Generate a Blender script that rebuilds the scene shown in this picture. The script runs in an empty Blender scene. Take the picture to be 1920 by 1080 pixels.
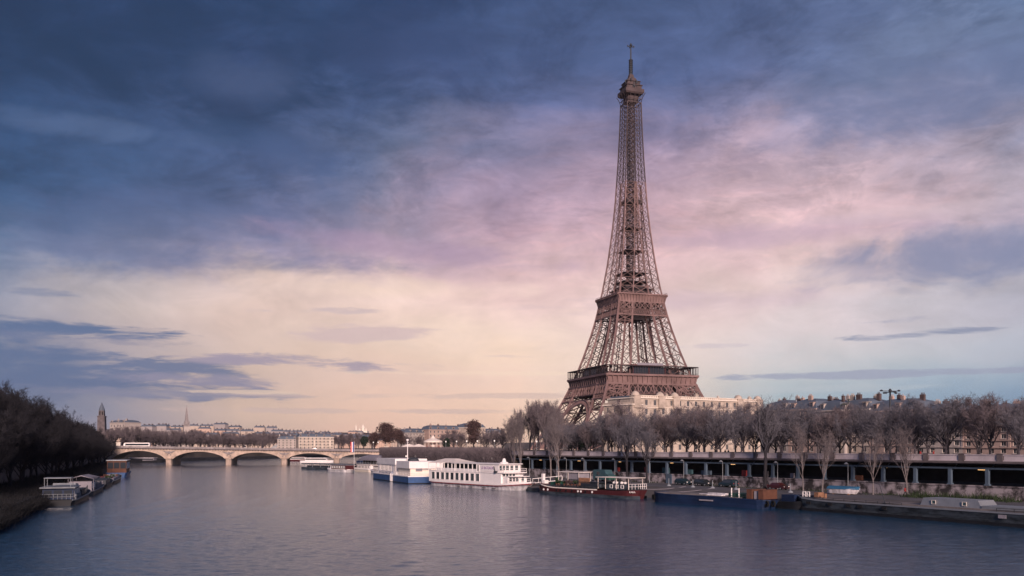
import bpy, bmesh, math, random
from mathutils import Vector, Matrix
R = math.radians
S = bpy.context.scene
COL = S.collection
F = 1700.0          # focal length in photo pixels (1920 wide)
# ------------------------------------------------------------------ camera
cam_d = bpy.data.cameras.new("camera"); cam = bpy.data.objects.new("camera", cam_d); COL.objects.link(cam)
cam.location = (0, 0, 11); cam.rotation_euler = (R(90), 0, 0)
cam_d.sensor_width = 36; cam_d.lens = F/1920*36; cam_d.shift_y = (838-540)/1920
cam_d.clip_start = 1; cam_d.clip_end = 20000
S.camera = cam
S.view_settings.view_transform = 'Standard'; S.view_settings.look = 'None'
S.view_settings.exposure = 0.0; S.view_settings.gamma = 1; S.view_settings.use_curve_mapping = False
# ------------------------------------------------------------------ sky
SUN_AZ = R(170)      # from +Y, clockwise towards +X: behind the camera, a little to the right
SUN_EL = R(18)
def srgb(c):
    o = []
    for v in c:
        v = v/255.0
        o.append(v/12.92 if v <= .04045 else ((v+.055)/1.055)**2.4)
    return tuple(o)+(1,)
W = bpy.data.worlds.new("World"); S.world = W; W.use_nodes = True
nt = W.node_tree; N = nt.nodes; LK = nt.links; N.clear()
def nd(t, **k):
    n = N.new(t)
    for a, b in k.items(): setattr(n, a, b)
    return n
def mth(op, a, b=None, c=None, clamp=False):
    n = nd('ShaderNodeMath', operation=op); n.use_clamp = clamp
    for i, v in enumerate((a, b, c)):
        if v is None: continue
        if isinstance(v, (int, float)): n.inputs[i].default_value = v
        else: LK.new(v, n.inputs[i])
    return n.outputs[0]
def smooth(v, a, b, lo=0.0, hi=1.0, kind='SMOOTHSTEP'):
    n = nd('ShaderNodeMapRange', interpolation_type=kind)
    LK.new(v, n.inputs['Value'])
    for k, x in (('From Min', a), ('From Max', b), ('To Min', lo), ('To Max', hi)): n.inputs[k].default_value = x
    return n.outputs[0]
def mixc(f, a, b, blend='MIX'):
    n = nd('ShaderNodeMix', data_type='RGBA', blend_type=blend)
    if isinstance(f, (int, float)): n.inputs[0].default_value = f
    else: LK.new(f, n.inputs[0])
    for i, v in ((6, a), (7, b)):
        if isinstance(v, tuple): n.inputs[i].default_value = v
        else: LK.new(v, n.inputs[i])
    return n.outputs[2]
def noise(vec, scale, detail=6, rough=.55, w=None, dist=0.0):
    n = nd('ShaderNodeTexNoise'); n.inputs['Scale'].default_value = scale
    n.inputs['Detail'].default_value = detail; n.inputs['Roughness'].default_value = rough
    n.inputs['Distortion'].default_value = dist
    LK.new(vec, n.inputs['Vector'])
    return n
tc = nd('ShaderNodeTexCoord'); sep = nd('ShaderNodeSeparateXYZ'); LK.new(tc.outputs['Generated'], sep.inputs[0])
dx, dy, dz = sep.outputs
zc = mth('MAXIMUM', dz, 0.0)
hor = mth('SQRT', mth('ADD', mth('MULTIPLY', dx, dx), mth('MULTIPLY', dy, dy)))
az0 = mth('ARCTAN2', dx, dy)
el0 = mth('DIVIDE', zc, mth('MAXIMUM', hor, 0.02))
# clouds live on a flat deck: project the direction on it
den = mth('ADD', zc, 0.10)
cmb = nd('ShaderNodeCombineXYZ'); LK.new(mth('DIVIDE', dx, den), cmb.inputs[0]); LK.new(mth('DIVIDE', dy, den), cmb.inputs[1])
cmb.inputs[2].default_value = 3.7
azc = nd('ShaderNodeCombineXYZ'); LK.new(az0, azc.inputs[0]); LK.new(mth('MULTIPLY', el0, 1.7), azc.inputs[1])
wn2 = noise(azc.outputs[0], 4.2, 10, .62, dist=.5)
w2 = nd('ShaderNodeSeparateColor'); LK.new(wn2.outputs['Color'], w2.inputs[0])
lowf = smooth(el0, 0.0, 0.22, 0.18, 1.0, 'LINEAR')
az = mth('ADD', az0, mth('MULTIPLY', mth('SUBTRACT', w2.outputs[0], .5), .20))
dl = mth('MULTIPLY', mth('SUBTRACT', w2.outputs[1], .5), .16)
el = mth('ADD', el0, mth('MULTIPLY', dl, lowf))
YS = [838, 800, 770, 740, 705, 670, 640, 610, 580, 540, 490, 430, 360, 280, 190, 100, 0]
XS = [0, 240, 480, 720, 960, 1200, 1440, 1680, 1920]
G = [  # one column of colours for each azimuth, from the horizon up
 [(100,115,148),(84,108,146),(78,106,146),(82,108,148),(100,118,152),(112,124,154),(118,128,158),(132,138,162),(146,148,168),(142,146,168),(104,120,152),(66,96,136),(50,84,128),(44,76,120),(36,66,108),(32,60,100),(30,58,98)],
 [(160,148,158),(148,144,162),(142,142,162),(146,144,162),(160,152,166),(168,158,168),(176,164,172),(190,174,176),(200,184,182),(190,178,182),(120,126,158),(84,102,140),(62,88,132),(56,84,128),(46,72,116),(38,64,106),(34,60,102)],
 [(205,176,162),(206,178,166),(216,186,170),(212,184,170),(208,182,172),(214,188,176),(220,192,180),(226,196,184),(230,200,188),(224,196,188),(160,148,174),(108,114,152),(80,96,138),(68,88,132),(60,82,128),(48,72,118),(38,66,108)],
 [(224,184,168),(232,190,172),(238,198,178),(240,202,184),(236,202,188),(238,206,188),(238,208,190),(236,204,190),(240,208,196),(236,204,196),(196,168,188),(160,144,174),(122,122,158),(94,106,148),(70,90,134),(54,76,122),(44,68,112)],
 [(238,196,172),(244,204,180),(250,210,186),(252,214,192),(252,216,198),(252,220,198),(250,218,200),(246,212,200),(244,208,200),(232,194,198),(216,180,192),(194,160,184),(168,144,176),(126,122,162),(82,96,142),(64,84,128),(54,76,120)],
 [(240,214,190),(240,216,196),(238,216,200),(236,216,204),(238,218,206),(242,218,208),(242,216,206),(240,210,204),(236,204,202),(230,196,200),(224,186,196),(214,176,190),(198,164,186),(162,142,176),(108,112,154),(74,92,138),(64,86,130)],
 [(168,180,190),(164,184,194),(164,186,196),(172,188,198),(196,200,204),(218,208,208),(226,210,210),(228,208,208),(228,204,206),(228,202,204),(228,196,202),(220,186,196),(216,180,194),(192,164,186),(132,132,168),(90,104,148),(76,94,138)],
 [(140,160,182),(138,164,188),(140,168,190),(150,174,194),(176,188,200),(196,198,206),(200,198,206),(206,198,206),(206,198,206),(208,192,204),(208,186,198),(214,184,198),(216,182,196),(192,170,192),(150,146,176),(108,122,158),(88,106,148)],
 [(112,138,170),(110,144,176),(114,148,180),(124,154,184),(150,170,192),(172,180,198),(178,184,200),(184,186,200),(184,182,198),(178,174,194),(170,164,190),(186,170,194),(190,174,196),(164,156,184),(124,132,166),(108,124,162),(100,120,158)],
]
for ci in range(len(G)):
    for ri in range(17):
        r_, g_, b_ = G[ci][ri]
        if 2 <= ci <= 5 and ri < 6: G[ci][ri] = (r_, g_-2, b_-4)
        elif 3 <= ci and 9 <= ri <= 13: G[ci][ri] = (r_, g_, b_-7)
REAR = [(100,115,155),(108,122,160),(116,128,166),(120,132,170),(124,136,174),(126,138,176),(128,140,178),(128,140,178),(126,138,178),(122,136,176),(118,132,172),(110,126,168),(102,120,162),(94,112,156),(84,104,148),(74,96,140),(66,88,132)]
def ramp(cols, cosaz):
    r = nd('ShaderNodeValToRGB'); LK.new(elr, r.inputs[0])
    r.color_ramp.interpolation = 'B_SPLINE' if False else 'LINEAR'
    e = r.color_ramp.elements
    pts = [((838-y)/F*cosaz/0.62, c) for y, c in zip(YS, cols)]
    e[0].position, e[0].color = pts[0][0], srgb(pts[0][1])
    e[1].position, e[1].color = pts[-1][0], srgb(pts[-1][1])
    for p, c in pts[1:-1]:
        q = e.new(p); q.color = srgb(c)
    return r.outputs[0]
elr = mth('DIVIDE', el, 0.62)
azs = [math.atan((x-960)/F) for x in XS]
cur = ramp(G[0], math.cos(azs[0]))
for i in range(1, len(XS)):
    cur = mixc(smooth(az, azs[i-1], azs[i], kind='LINEAR'), cur, ramp(G[i], math.cos(azs[i])))
rear = ramp(REAR, .9)
cur = mixc(smooth(mth('ABSOLUTE', az0), R(36), R(80)), cur, rear)
# texture of the cloud deck: ripples and soft puffs
fine = noise(azc.outputs[0], 13.0, 10, .66, dist=.6).outputs[0]
stv = nd('ShaderNodeMapping'); LK.new(azc.outputs[0], stv.inputs[0]); stv.inputs['Scale'].default_value = (1, 1.9, 1); stv.inputs['Rotation'].default_value = (0, 0, R(14))
st = noise(stv.outputs[0], 7.0, 10, .62, dist=.4).outputs[0]
shade = mth('ADD', mth('MULTIPLY', mth('SUBTRACT', st, .5), smooth(el0, .06, .26, .12, .85)), 1.0)
shade = mth('ADD', shade, mth('MULTIPLY', mth('SUBTRACT', fine, .5), smooth(el0, .06, .26, .2, .95)))
hs = nd('ShaderNodeCombineXYZ')
for i in range(3): LK.new(shade, hs.inputs[i])
mulc = nd('ShaderNodeMix', data_type='RGBA', blend_type='MULTIPLY'); mulc.inputs[0].default_value = 1
LK.new(cur, mulc.inputs[6]); LK.new(hs.outputs[0], mulc.inputs[7])
cur = mulc.outputs[2]
# broken darker puffs inside the high deck, and small lit ripples under it
pf = noise(azc.outputs[0], 6.3, 12, .68, dist=.9).outputs[0]
pm = mth('MULTIPLY', smooth(pf, .50, .60), smooth(el0, .17, .30, 0, .55))
dk = mixc(1.0, cur, (.66, .70, .74, 1), 'MULTIPLY')
cur = mixc(pm, cur, dk)
rpv = nd('ShaderNodeMapping'); LK.new(azc.outputs[0], rpv.inputs[0]); rpv.inputs['Scale'].default_value = (1, 2.3, 1); rpv.inputs['Rotation'].default_value = (0, 0, R(-12)); rpv.inputs['Location'].default_value = (3, 7, 2)
rp_ = noise(rpv.outputs[0], 17.0, 8, .62, dist=.8).outputs[0]
rm = mth('MULTIPLY', smooth(rp_, .50, .64), mth('MULTIPLY', smooth(el0, .16, .22, 0, .30), smooth(el0, .42, .30)))
lt = mixc(1.0, cur, (1.35, 1.22, 1.16, 1), 'MULTIPLY')
cur = mixc(rm, cur, lt)
# individual cloud banks: (azimuth, elevation, half width, half height) given as photo pixels, opacity, colour, tilt
bv = nd('ShaderNodeCombineXYZ'); LK.new(mth('MULTIPLY', az0, 9.0), bv.inputs[0]); LK.new(mth('MULTIPLY', el0, 52.0), bv.inputs[1]); bv.inputs[2].default_value = 1.3
nb = mth('SUBTRACT', noise(bv.outputs[0], 1.0, 9, .66, dist=.35).outputs[0], .5)
bv2 = nd('ShaderNodeCombineXYZ'); LK.new(mth('MULTIPLY', az0, 9.0), bv2.inputs[0]); LK.new(mth('MULTIPLY', el0, 18.0), bv2.inputs[1]); bv2.inputs[2].default_value = 5.1
nb2 = mth('SUBTRACT', noise(bv2.outputs[0], 1.0, 9, .64, dist=.5).outputs[0], .5)
BANKS = [
 (300,110,520,130,.85,(27,54,90),-.06,1), (640,60,300,60,.6,(30,56,94),0,1), (420,250,170,30,.6,(44,72,114),-.05,1), (450,140,120,60,.55,(74,92,136),.05,1), (850,90,260,80,.45,(58,76,122),0,1), (560,292,100,48,.75,(68,90,136),-.12,1),
 (180,240,260,26,.5,(84,108,152),0,1), (300,420,330,70,.45,(84,100,144),.06,1), (330,478,420,26,.65,(102,112,150),0,1), (790,470,300,26,.6,(176,148,176),-.10,1),
 (1760,170,360,95,.65,(96,110,150),.12,1), (1820,480,330,62,.8,(122,132,168),.04,1), (1440,440,300,26,.55,(190,160,184),.02,1), (1330,560,260,22,.35,(206,178,196),0,1),
 (1480,520,200,20,.3,(240,212,212),0,1), (1700,400,220,18,.3,(226,200,208),0,1), (740,540,340,20,.35,(250,220,202),0,1),
 (130,620,330,24,.95,(82,106,148),0,0), (140,700,520,66,.85,(84,106,148),-.02,0), (60,700,300,70,.7,(80,104,146),0,1), (560,680,330,17,.9,(164,150,170),-.04,0), (240,640,300,16,.6,(118,124,156),-.03,0), (420,715,300,16,.7,(150,142,166),-.02,0), (330,738,420,13,.65,(136,136,162),0,0),
 (760,742,420,7,.6,(214,184,176),0,0), (600,770,500,7,.6,(206,178,174),0,0), (590,584,130,9,.6,(200,178,184),.02,0), (660,622,200,26,.65,(208,180,184),0,0), (80,548,90,10,.6,(120,130,160),0,0), (960,668,110,6,.65,(224,194,188),0,0), (1050,578,150,20,.45,(220,190,192),0,0),
 (480,735,200,5,.7,(232,202,180),0,0), (860,700,300,6,.35,(255,226,198),0,0), (300,655,140,4,.6,(176,168,176),0,0),
 (1770,622,240,10,.8,(128,138,168),.03,0), (1700,600,110,8,.6,(158,158,182),0,0), (1600,702,400,9,.75,(152,158,184),.0,0), (1320,650,80,8,.4,(196,182,196),0,0), (1500,730,420,8,.3,(196,200,206),0,0)]
for (x, y, w, h, op, c, tilt, soft) in BANKS:
    a_ = math.atan((x-960)/F); ca = math.cos(a_); e_ = (838-y)/F*ca; wa = w/F*ca*ca; ha = h/F*ca
    u_ = mth('SUBTRACT', az0, a_); v_ = mth('SUBTRACT', mth('SUBTRACT', el0, e_), mth('MULTIPLY', u_, tilt))
    u2 = mth('MULTIPLY', u_, 1/wa); v2 = mth('MULTIPLY', v_, 1/ha)
    rr = mth('ADD', mth('MULTIPLY', u2, u2), mth('MULTIPLY', v2, v2))
    f_ = mth('ADD', mth('SUBTRACT', 1.0, rr), mth('MULTIPLY', nb2 if soft else nb, 4.4 if soft else 5.0))
    m_ = smooth(f_, *((-.3, 1.3) if soft else (.25, 1.0)), 0, op)
    cur = mixc(m_, cur, srgb(c))
nish = nd('ShaderNodeTexSky', sky_type='NISHITA'); nish.sun_disc = False
nish.sun_elevation = SUN_EL; nish.sun_rotation = SUN_AZ
bg1 = nd('ShaderNodeBackground'); LK.new(nish.outputs[0], bg1.inputs[0]); bg1.inputs[1].default_value = 0.003
hsv = nd('ShaderNodeHueSaturation'); hsv.inputs['Saturation'].default_value = .93; LK.new(cur, hsv.inputs['Color']); cur = hsv.outputs[0]
bg2 = nd('ShaderNodeBackground'); LK.new(cur, bg2.inputs[0]); bg2.inputs[1].default_value = 1.0
ad = nd('ShaderNodeAddShader'); LK.new(bg1.outputs[0], ad.inputs[0]); LK.new(bg2.outputs[0], ad.inputs[1])
wo = nd('ShaderNodeOutputWorld'); LK.new(ad.outputs[0], wo.inputs[0])
# ------------------------------------------------------------------ sun
sd = bpy.data.lights.new("sun", 'SUN'); sd.energy = 5.0; sd.angle = R(12); sd.color = (1.0, .77, .68)
so = bpy.data.objects.new("sun", sd); COL.objects.link(so)
sv = Vector((math.sin(SUN_AZ)*math.cos(SUN_EL), math.cos(SUN_AZ)*math.cos(SUN_EL), math.sin(SUN_EL)))
so.rotation_euler = sv.to_track_quat('Z', 'Y').to_euler(); so.location = (0, -50, 80)

# ================================================================== helpers
def tag(o, label=None, cat=None, group=None, kind=None):
    if label: o['label'] = label
    if cat: o['category'] = cat
    if group: o['group'] = group
    if kind: o['kind'] = kind
    return o
def empty(name, loc=(0, 0, 0), rz=0.0, label=None, cat=None, group=None):
    o = bpy.data.objects.new(name, None); COL.objects.link(o); o.location = loc; o.rotation_euler = (0, 0, rz)
    o.empty_display_size = .5
    return tag(o, label, cat, group)
def copy_tree(o, parent=None):
    c = o.copy(); COL.objects.link(c); c.parent = parent
    for ch in o.children: copy_tree(ch, c)
    return c
def place(proto, used, loc, rz=0.0, label=None, group=None, scale=None, cat=None):
    """first call moves the prototype itself, later ones copy it"""
    o = proto if not used else copy_tree(proto)
    used.append(o)
    o.location = loc; o.rotation_euler = (0, 0, rz)
    if scale: o.scale = (scale, scale, scale) if isinstance(scale, (int, float)) else scale
    return tag(o, label, cat, group)
class MB:
    def __init__(s): s.v = []; s.f = []
    def add(s, vs, fs):
        b = len(s.v); s.v.extend(vs); s.f.extend([tuple(i+b for i in f) for f in fs]); return s
    def box(s, c, d, rz=0.0):
        hx, hy, hz = d[0]/2, d[1]/2, d[2]/2; cs, sn = math.cos(rz), math.sin(rz)
        vs = [(c[0]+x*cs-y*sn, c[1]+x*sn+y*cs, c[2]+z) for z in (-hz, hz) for x, y in ((-hx, -hy), (hx, -hy), (hx, hy), (-hx, hy))]
        return s.add(vs, [(3, 2, 1, 0), (4, 5, 6, 7), (0, 1, 5, 4), (1, 2, 6, 5), (2, 3, 7, 6), (3, 0, 4, 7)])
    def bb(s, x0, x1, y0, y1, z0, z1):
        return s.box(((x0+x1)/2, (y0+y1)/2, (z0+z1)/2), (abs(x1-x0), abs(y1-y0), abs(z1-z0)))
    def beam(s, a, b, w, h=None, up=(0, 0, 1)):
        h = w if h is None else h
        a = Vector(a); b = Vector(b); d = b-a
        if d.length < 1e-5: return s
        d.normalize(); u = Vector(up)
        if abs(d.dot(u)) > .98: u = Vector((1, 0, 0))
        x = d.cross(u).normalized()*w/2; y = x.cross(d).normalized()*h/2
        vs = [tuple(p+q) for p in (a, b) for q in (-x-y, x-y, x+y, -x+y)]
        return s.add(vs, [(3, 2, 1, 0), (4, 5, 6, 7), (0, 1, 5, 4), (1, 2, 6, 5), (2, 3, 7, 6), (3, 0, 4, 7)])
    def tube(s, a, b, r0, r1=None, n=6, cap=True):
        r1 = r0 if r1 is None else r1
        a = Vector(a); b = Vector(b); d = b-a
        if d.length < 1e-6: return s
        d.normalize(); u = Vector((0, 0, 1)) if abs(d.z) < .95 else Vector((1, 0, 0))
        x = d.cross(u).normalized(); y = d.cross(x)
        vs = []
        for p, r in ((a, r0), (b, r1)):
            for k in range(n):
                t = 2*math.pi*k/n; vs.append(tuple(p+x*math.cos(t)*r+y*math.sin(t)*r))
        fs = [(k, (k+1) % n, n+(k+1) % n, n+k) for k in range(n)]
        if cap: fs += [tuple(range(n-1, -1, -1)), tuple(range(n, 2*n))]
        return s.add(vs, fs)
    def lathe(s, prof, c=(0, 0, 0), n=16, sx=1, sy=1):
        vs = []; fs = []
        for r, z in prof:
            for k in range(n):
                t = 2*math.pi*(k+.5)/n; vs.append((c[0]+r*math.cos(t)*sx, c[1]+r*math.sin(t)*sy, c[2]+z))
        for i in range(len(prof)-1):
            for k in range(n):
                fs.append((i*n+k, i*n+(k+1) % n, (i+1)*n+(k+1) % n, (i+1)*n+k))
        fs.append(tuple(range(n-1, -1, -1))); m = (len(prof)-1)*n; fs.append(tuple(range(m, m+n)))
        return s.add(vs, fs)
    def prism(s, poly, z0, z1):
        n = len(poly)
        vs = [(p[0], p[1], z0) for p in poly]+[(p[0], p[1], z1) for p in poly]
        fs = [tuple(range(n-1, -1, -1)), tuple(range(n, 2*n))]+[(k, (k+1) % n, n+(k+1) % n, n+k) for k in range(n)]
        return s.add(vs, fs)
    def loft(s, rings, close=True, caps=True):
        n = len(rings[0]); vs = [p for r in rings for p in r]; fs = []
        for i in range(len(rings)-1):
            for k in range(n if close else n-1):
                fs.append((i*n+k, i*n+(k+1) % n, (i+1)*n+(k+1) % n, (i+1)*n+k))
        if caps:
            fs.append(tuple(range(n-1, -1, -1))); m = (len(rings)-1)*n; fs.append(tuple(range(m, m+n)))
        return s.add(vs, fs)
    def frustum(s, c, d0, d1, h):
        a = [(c[0]+x*d0[0]/2, c[1]+y*d0[1]/2, c[2]) for x, y in ((-1, -1), (1, -1), (1, 1), (-1, 1))]
        b = [(c[0]+x*d1[0]/2, c[1]+y*d1[1]/2, c[2]+h) for x, y in ((-1, -1), (1, -1), (1, 1), (-1, 1))]
        return s.loft([a, b])
    def build(s, name, m, parent=None, loc=None, smooth=False):
        me = bpy.data.meshes.new(name); me.from_pydata(s.v, [], s.f); me.update()
        if smooth:
            for p in me.polygons: p.use_smooth = True
        me.materials.append(m)
        o = bpy.data.objects.new(name, me); COL.objects.link(o)
        if parent: o.parent = parent
        if loc: o.location = loc
        return o
def mat(name, col, rough=.7, metal=0.0, var=.25, *a, tight=0.0, **k):
    m = mat_(name, col, rough, metal, var, *a, **k)
    if tight:
        e = [n for n in m.node_tree.nodes if n.type == 'VALTORGB'][0].color_ramp.elements; e[0].position = .5-tight; e[1].position = .5+tight
    return m
def mat_(name, col, rough=.7, metal=0.0, var=.25, scale=1.0, bump=0.0, emit=None, estr=0, spec=.4, col2=None, stretch=None, detail=5):
    spec = spec*.6 if rough > .3 else spec; rough = min(.95, rough+.12) if rough > .3 else rough
    m = bpy.data.materials.new(name); m.use_nodes = True; t = m.node_tree; b = t.nodes['Principled BSDF']
    b.inputs['Roughness'].default_value = rough; b.inputs['Metallic'].default_value = metal
    b.inputs['Specular IOR Level'].default_value = spec
    c = (*col, 1)
    if var > 0:
        tx = t.nodes.new('ShaderNodeTexCoord'); mp = t.nodes.new('ShaderNodeMapping'); no = t.nodes.new('ShaderNodeTexNoise')
        t.links.new(tx.outputs['Object'], mp.inputs[0]); t.links.new(mp.outputs[0], no.inputs['Vector'])
        if stretch: mp.inputs['Scale'].default_value = stretch
        no.inputs['Scale'].default_value = scale; no.inputs['Detail'].default_value = detail; no.inputs['Roughness'].default_value = .62
        rp = t.nodes.new('ShaderNodeValToRGB'); t.links.new(no.outputs['Fac'], rp.inputs[0])
        e = rp.color_ramp.elements; e[0].position = .3; e[1].position = .7
        e[0].color = (*[x*(1-var) for x in col], 1)
        e[1].color = (*(col2 if col2 else [min(1, x*(1+var)) for x in col]), 1)
        t.links.new(rp.outputs[0], b.inputs['Base Color'])
        if bump > 0:
            bu = t.nodes.new('ShaderNodeBump'); bu.inputs['Strength'].default_value = bump; bu.inputs['Distance'].default_value = .05
            t.links.new(no.outputs['Fac'], bu.inputs['Height']); t.links.new(bu.outputs[0], b.inputs['Normal'])
    else: b.inputs['Base Color'].default_value = c
    if emit:
        b.inputs['Emission Color'].default_value = (*emit, 1); b.inputs['Emission Strength'].default_value = estr
    return m
M = dict(
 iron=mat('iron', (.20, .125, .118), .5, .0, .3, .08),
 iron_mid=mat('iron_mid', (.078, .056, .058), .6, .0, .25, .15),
 iron_dark=mat('iron_dark', (.04, .03, .034), .6, .0, .2, .2),  # darker iron of the inner works, interior shade put into the tone
 bark=mat('bark', (.06, .052, .06), .9, 0, .35, 3),
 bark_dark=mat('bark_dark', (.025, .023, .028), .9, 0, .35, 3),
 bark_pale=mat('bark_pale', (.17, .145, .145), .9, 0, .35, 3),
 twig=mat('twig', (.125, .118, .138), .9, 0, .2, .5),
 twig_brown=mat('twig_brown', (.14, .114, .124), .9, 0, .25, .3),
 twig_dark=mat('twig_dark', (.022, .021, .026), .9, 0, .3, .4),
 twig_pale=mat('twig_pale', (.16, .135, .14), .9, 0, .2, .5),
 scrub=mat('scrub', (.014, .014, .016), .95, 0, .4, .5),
 leafdark=mat('leafdark', (.022, .035, .028), .8, 0, .4, .8),
 leafbrown=mat('leafbrown', (.08, .05, .05), .9, 0, .3, .8),
 stone=mat('stone', (.43, .33, .27), .85, 0, .22, .35, .3, tight=.1, detail=9),
 stone_grey=mat('stone_grey', (.24, .21, .21), .9, 0, .35, .5, .5),
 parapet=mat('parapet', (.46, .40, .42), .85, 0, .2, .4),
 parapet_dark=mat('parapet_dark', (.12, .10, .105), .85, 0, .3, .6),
 quay=mat('quay', (.10, .095, .105), .85, 0, .25, .15, .2),
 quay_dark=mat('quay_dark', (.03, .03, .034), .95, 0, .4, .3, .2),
 ground=mat('ground', (.07, .06, .055), .95, 0, .4, .05),
 asphalt=mat('asphalt', (.055, .055, .06), .85, 0, .2, .3),
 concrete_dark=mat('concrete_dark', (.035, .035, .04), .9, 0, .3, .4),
 col_blue=mat('col_blue', (.075, .105, .145), .6, 0, .2, .6),
 facade=mat('facade', (.45, .37, .31), .85, 0, .2, .35, tight=.12, detail=8),
 facade2=mat('facade2', (.42, .36, .33), .85, 0, .15, .2),
 facade3=mat('facade3', (.40, .29, .25), .85, 0, .15, .2),
 zinc=mat('zinc', (.10, .12, .155), .5, .0, .2, .3),
 chimney=mat('chimney', (.10, .07, .068), .9, 0, .3, .8),
 glass=mat('glass', (.03, .035, .045), .12, 0, 0, spec=.6),
 glass_pale=mat('glass_pale', (.10, .115, .125), .2, 0, 0, spec=.6), glass_mid=mat('glass_mid', (.055, .07, .08), .15, 0, 0, spec=.6),
 frame=mat('frame', (.55, .50, .46), .6, 0, .1, 1),
 white=mat('white', (.82, .76, .74), .45, 0, .07, .4),
 white_dirty=mat('white_dirty', (.58, .54, .55), .5, 0, .28, .9, stretch=(1, 1, .25), tight=.1),
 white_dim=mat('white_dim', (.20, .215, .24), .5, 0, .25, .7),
 cream=mat('cream', (.78, .68, .58), .6, 0, .06, .6),
 blue=mat('blue', (.035, .085, .21), .4, 0, .2, .5),
 blue_dark=mat('blue_dark', (.01, .022, .06), .45, 0, .35, .7, stretch=(.4, 1, 1)),
 red_dark=mat('red_dark', (.075, .018, .022), .45, 0, .3, .7, stretch=(.4, 1, 1)),
 red=mat('red', (.28, .04, .04), .5, 0, .1, 1),
 orange=mat('orange', (.11, .048, .032), .6, 0, .25, 1),
 green=mat('green', (.015, .07, .05), .5, 0, .2, 1),
 teal=mat('teal', (.04, .085, .10), .5, 0, .2, 1),
 black=mat('black', (.012, .012, .014), .6, 0, .2, 1),
 hull_grey=mat('hull_grey', (.035, .044, .055), .5, 0, .5, .8, stretch=(.5, 1, 1.5), tight=.1),
 hull_black=mat('hull_black', (.012, .013, .017), .45, 0, .3, .8),
 deck=mat('deck', (.17, .15, .15), .8, 0, .25, .6),
 wood=mat('wood', (.25, .13, .08), .7, 0, .25, 2),
 canvas=mat('canvas', (.74, .64, .58), .8, 0, .1, .6),
 canvas_grey=mat('canvas_grey', (.24, .22, .25), .8, 0, .15, .8),
 metal=mat('metal', (.28, .29, .31), .4, .5, .1, 1),
 metal_dark=mat('metal_dark', (.05, .055, .065), .5, .3, .15, 1),
 rubber=mat('rubber', (.012, .012, .012), .85, 0, 0),
 carpaint=mat('carpaint', (.015, .03, .04), .25, 0, 0, spec=.6),
 carpaint2=mat('carpaint2', (.02, .025, .03), .25, 0, 0, spec=.6),
 carpaint_red=mat('carpaint_red', (.05, .012, .016), .3, 0, 0, spec=.6),
 lampw=mat('lampw', (.8, .78, .74), .4, 0, 0, emit=(1, .85, .75), estr=.3),
 lampwarm=mat('lampwarm', (.8, .5, .25), .4, 0, 0, emit=(1, .55, .22), estr=1.8),
 skin=mat('skin', (.42, .24, .18), .6, 0, 0),
 bronze=mat('bronze', (.05, .06, .06), .5, .4, .2, 1),
 flag_blue=mat('flag_blue', (.03, .06, .25), .8, 0, 0), flag_red=mat('flag_red', (.6, .04, .06), .8, 0, 0),
 plant=mat('plant', (.028, .042, .02), .9, 0, .5, 2),
 bluetarp=mat('bluetarp', (.03, .12, .22), .6, 0, .2, 1),
 jacket_red=mat('jacket_red', (.22, .03, .03), .8, 0, 0), jacket_dark=mat('jacket_dark', (.02, .022, .03), .8, 0, 0),
 purple=mat('purple', (.28, .17, .34), .7, 0, 0),
)
def px(x, y_depth): return (x-960)/F*y_depth       # world X of a direction at a given distance
def V2(a, b): return (a[0]+b[0], a[1]+b[1])

# ================================================================== setting: water, banks, ground
D = (-.526, .85); NR = (.85, .526)                  # along the right quay (away from us), and inland from it
def qpt(t, off=0.0): return (47+D[0]*t+NR[0]*off, 195+D[1]*t+NR[1]*off)   # on the retaining wall line
wm = bpy.data.materials.new('river_water'); wm.use_nodes = True
t = wm.node_tree; b = t.nodes['Principled BSDF']
b.inputs['Specular Tint'].default_value = (.62, .81, 1, 1); b.inputs['Base Color'].default_value = (.014, .05, .10, 1); b.inputs['Roughness'].default_value = .09
b.inputs['IOR'].default_value = 1.68; b.inputs['Specular IOR Level'].default_value = .5
tx = t.nodes.new('ShaderNodeTexCoord')
def wnoise(sx, sy, rot, detail, dist=.0, rough=.6):
    mp = t.nodes.new('ShaderNodeMapping'); t.links.new(tx.outputs['Object'], mp.inputs[0])
    mp.inputs['Scale'].default_value = (sx, sy, 1); mp.inputs['Rotation'].default_value = (0, 0, R(rot))
    no = t.nodes.new('ShaderNodeTexNoise'); no.inputs['Scale'].default_value = 1; no.inputs['Detail'].default_value = detail
    no.inputs['Distortion'].default_value = dist; no.inputs['Roughness'].default_value = rough
    t.links.new(mp.outputs[0], no.inputs['Vector']); return no.outputs['Fac']
prev = None
for fac, strength, dist in ((wnoise(1.1, 3.0, -4, 4, .4), .75, .10),):
    bu = t.nodes.new('ShaderNodeBump'); bu.inputs['Strength'].default_value = strength; bu.inputs['Distance'].default_value = dist
    t.links.new(fac, bu.inputs['Height'])
    if prev: t.links.new(prev, bu.inputs['Normal'])
    prev = bu.outputs[0]
t.links.new(prev, b.inputs['Normal'])
import numpy as np
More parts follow.
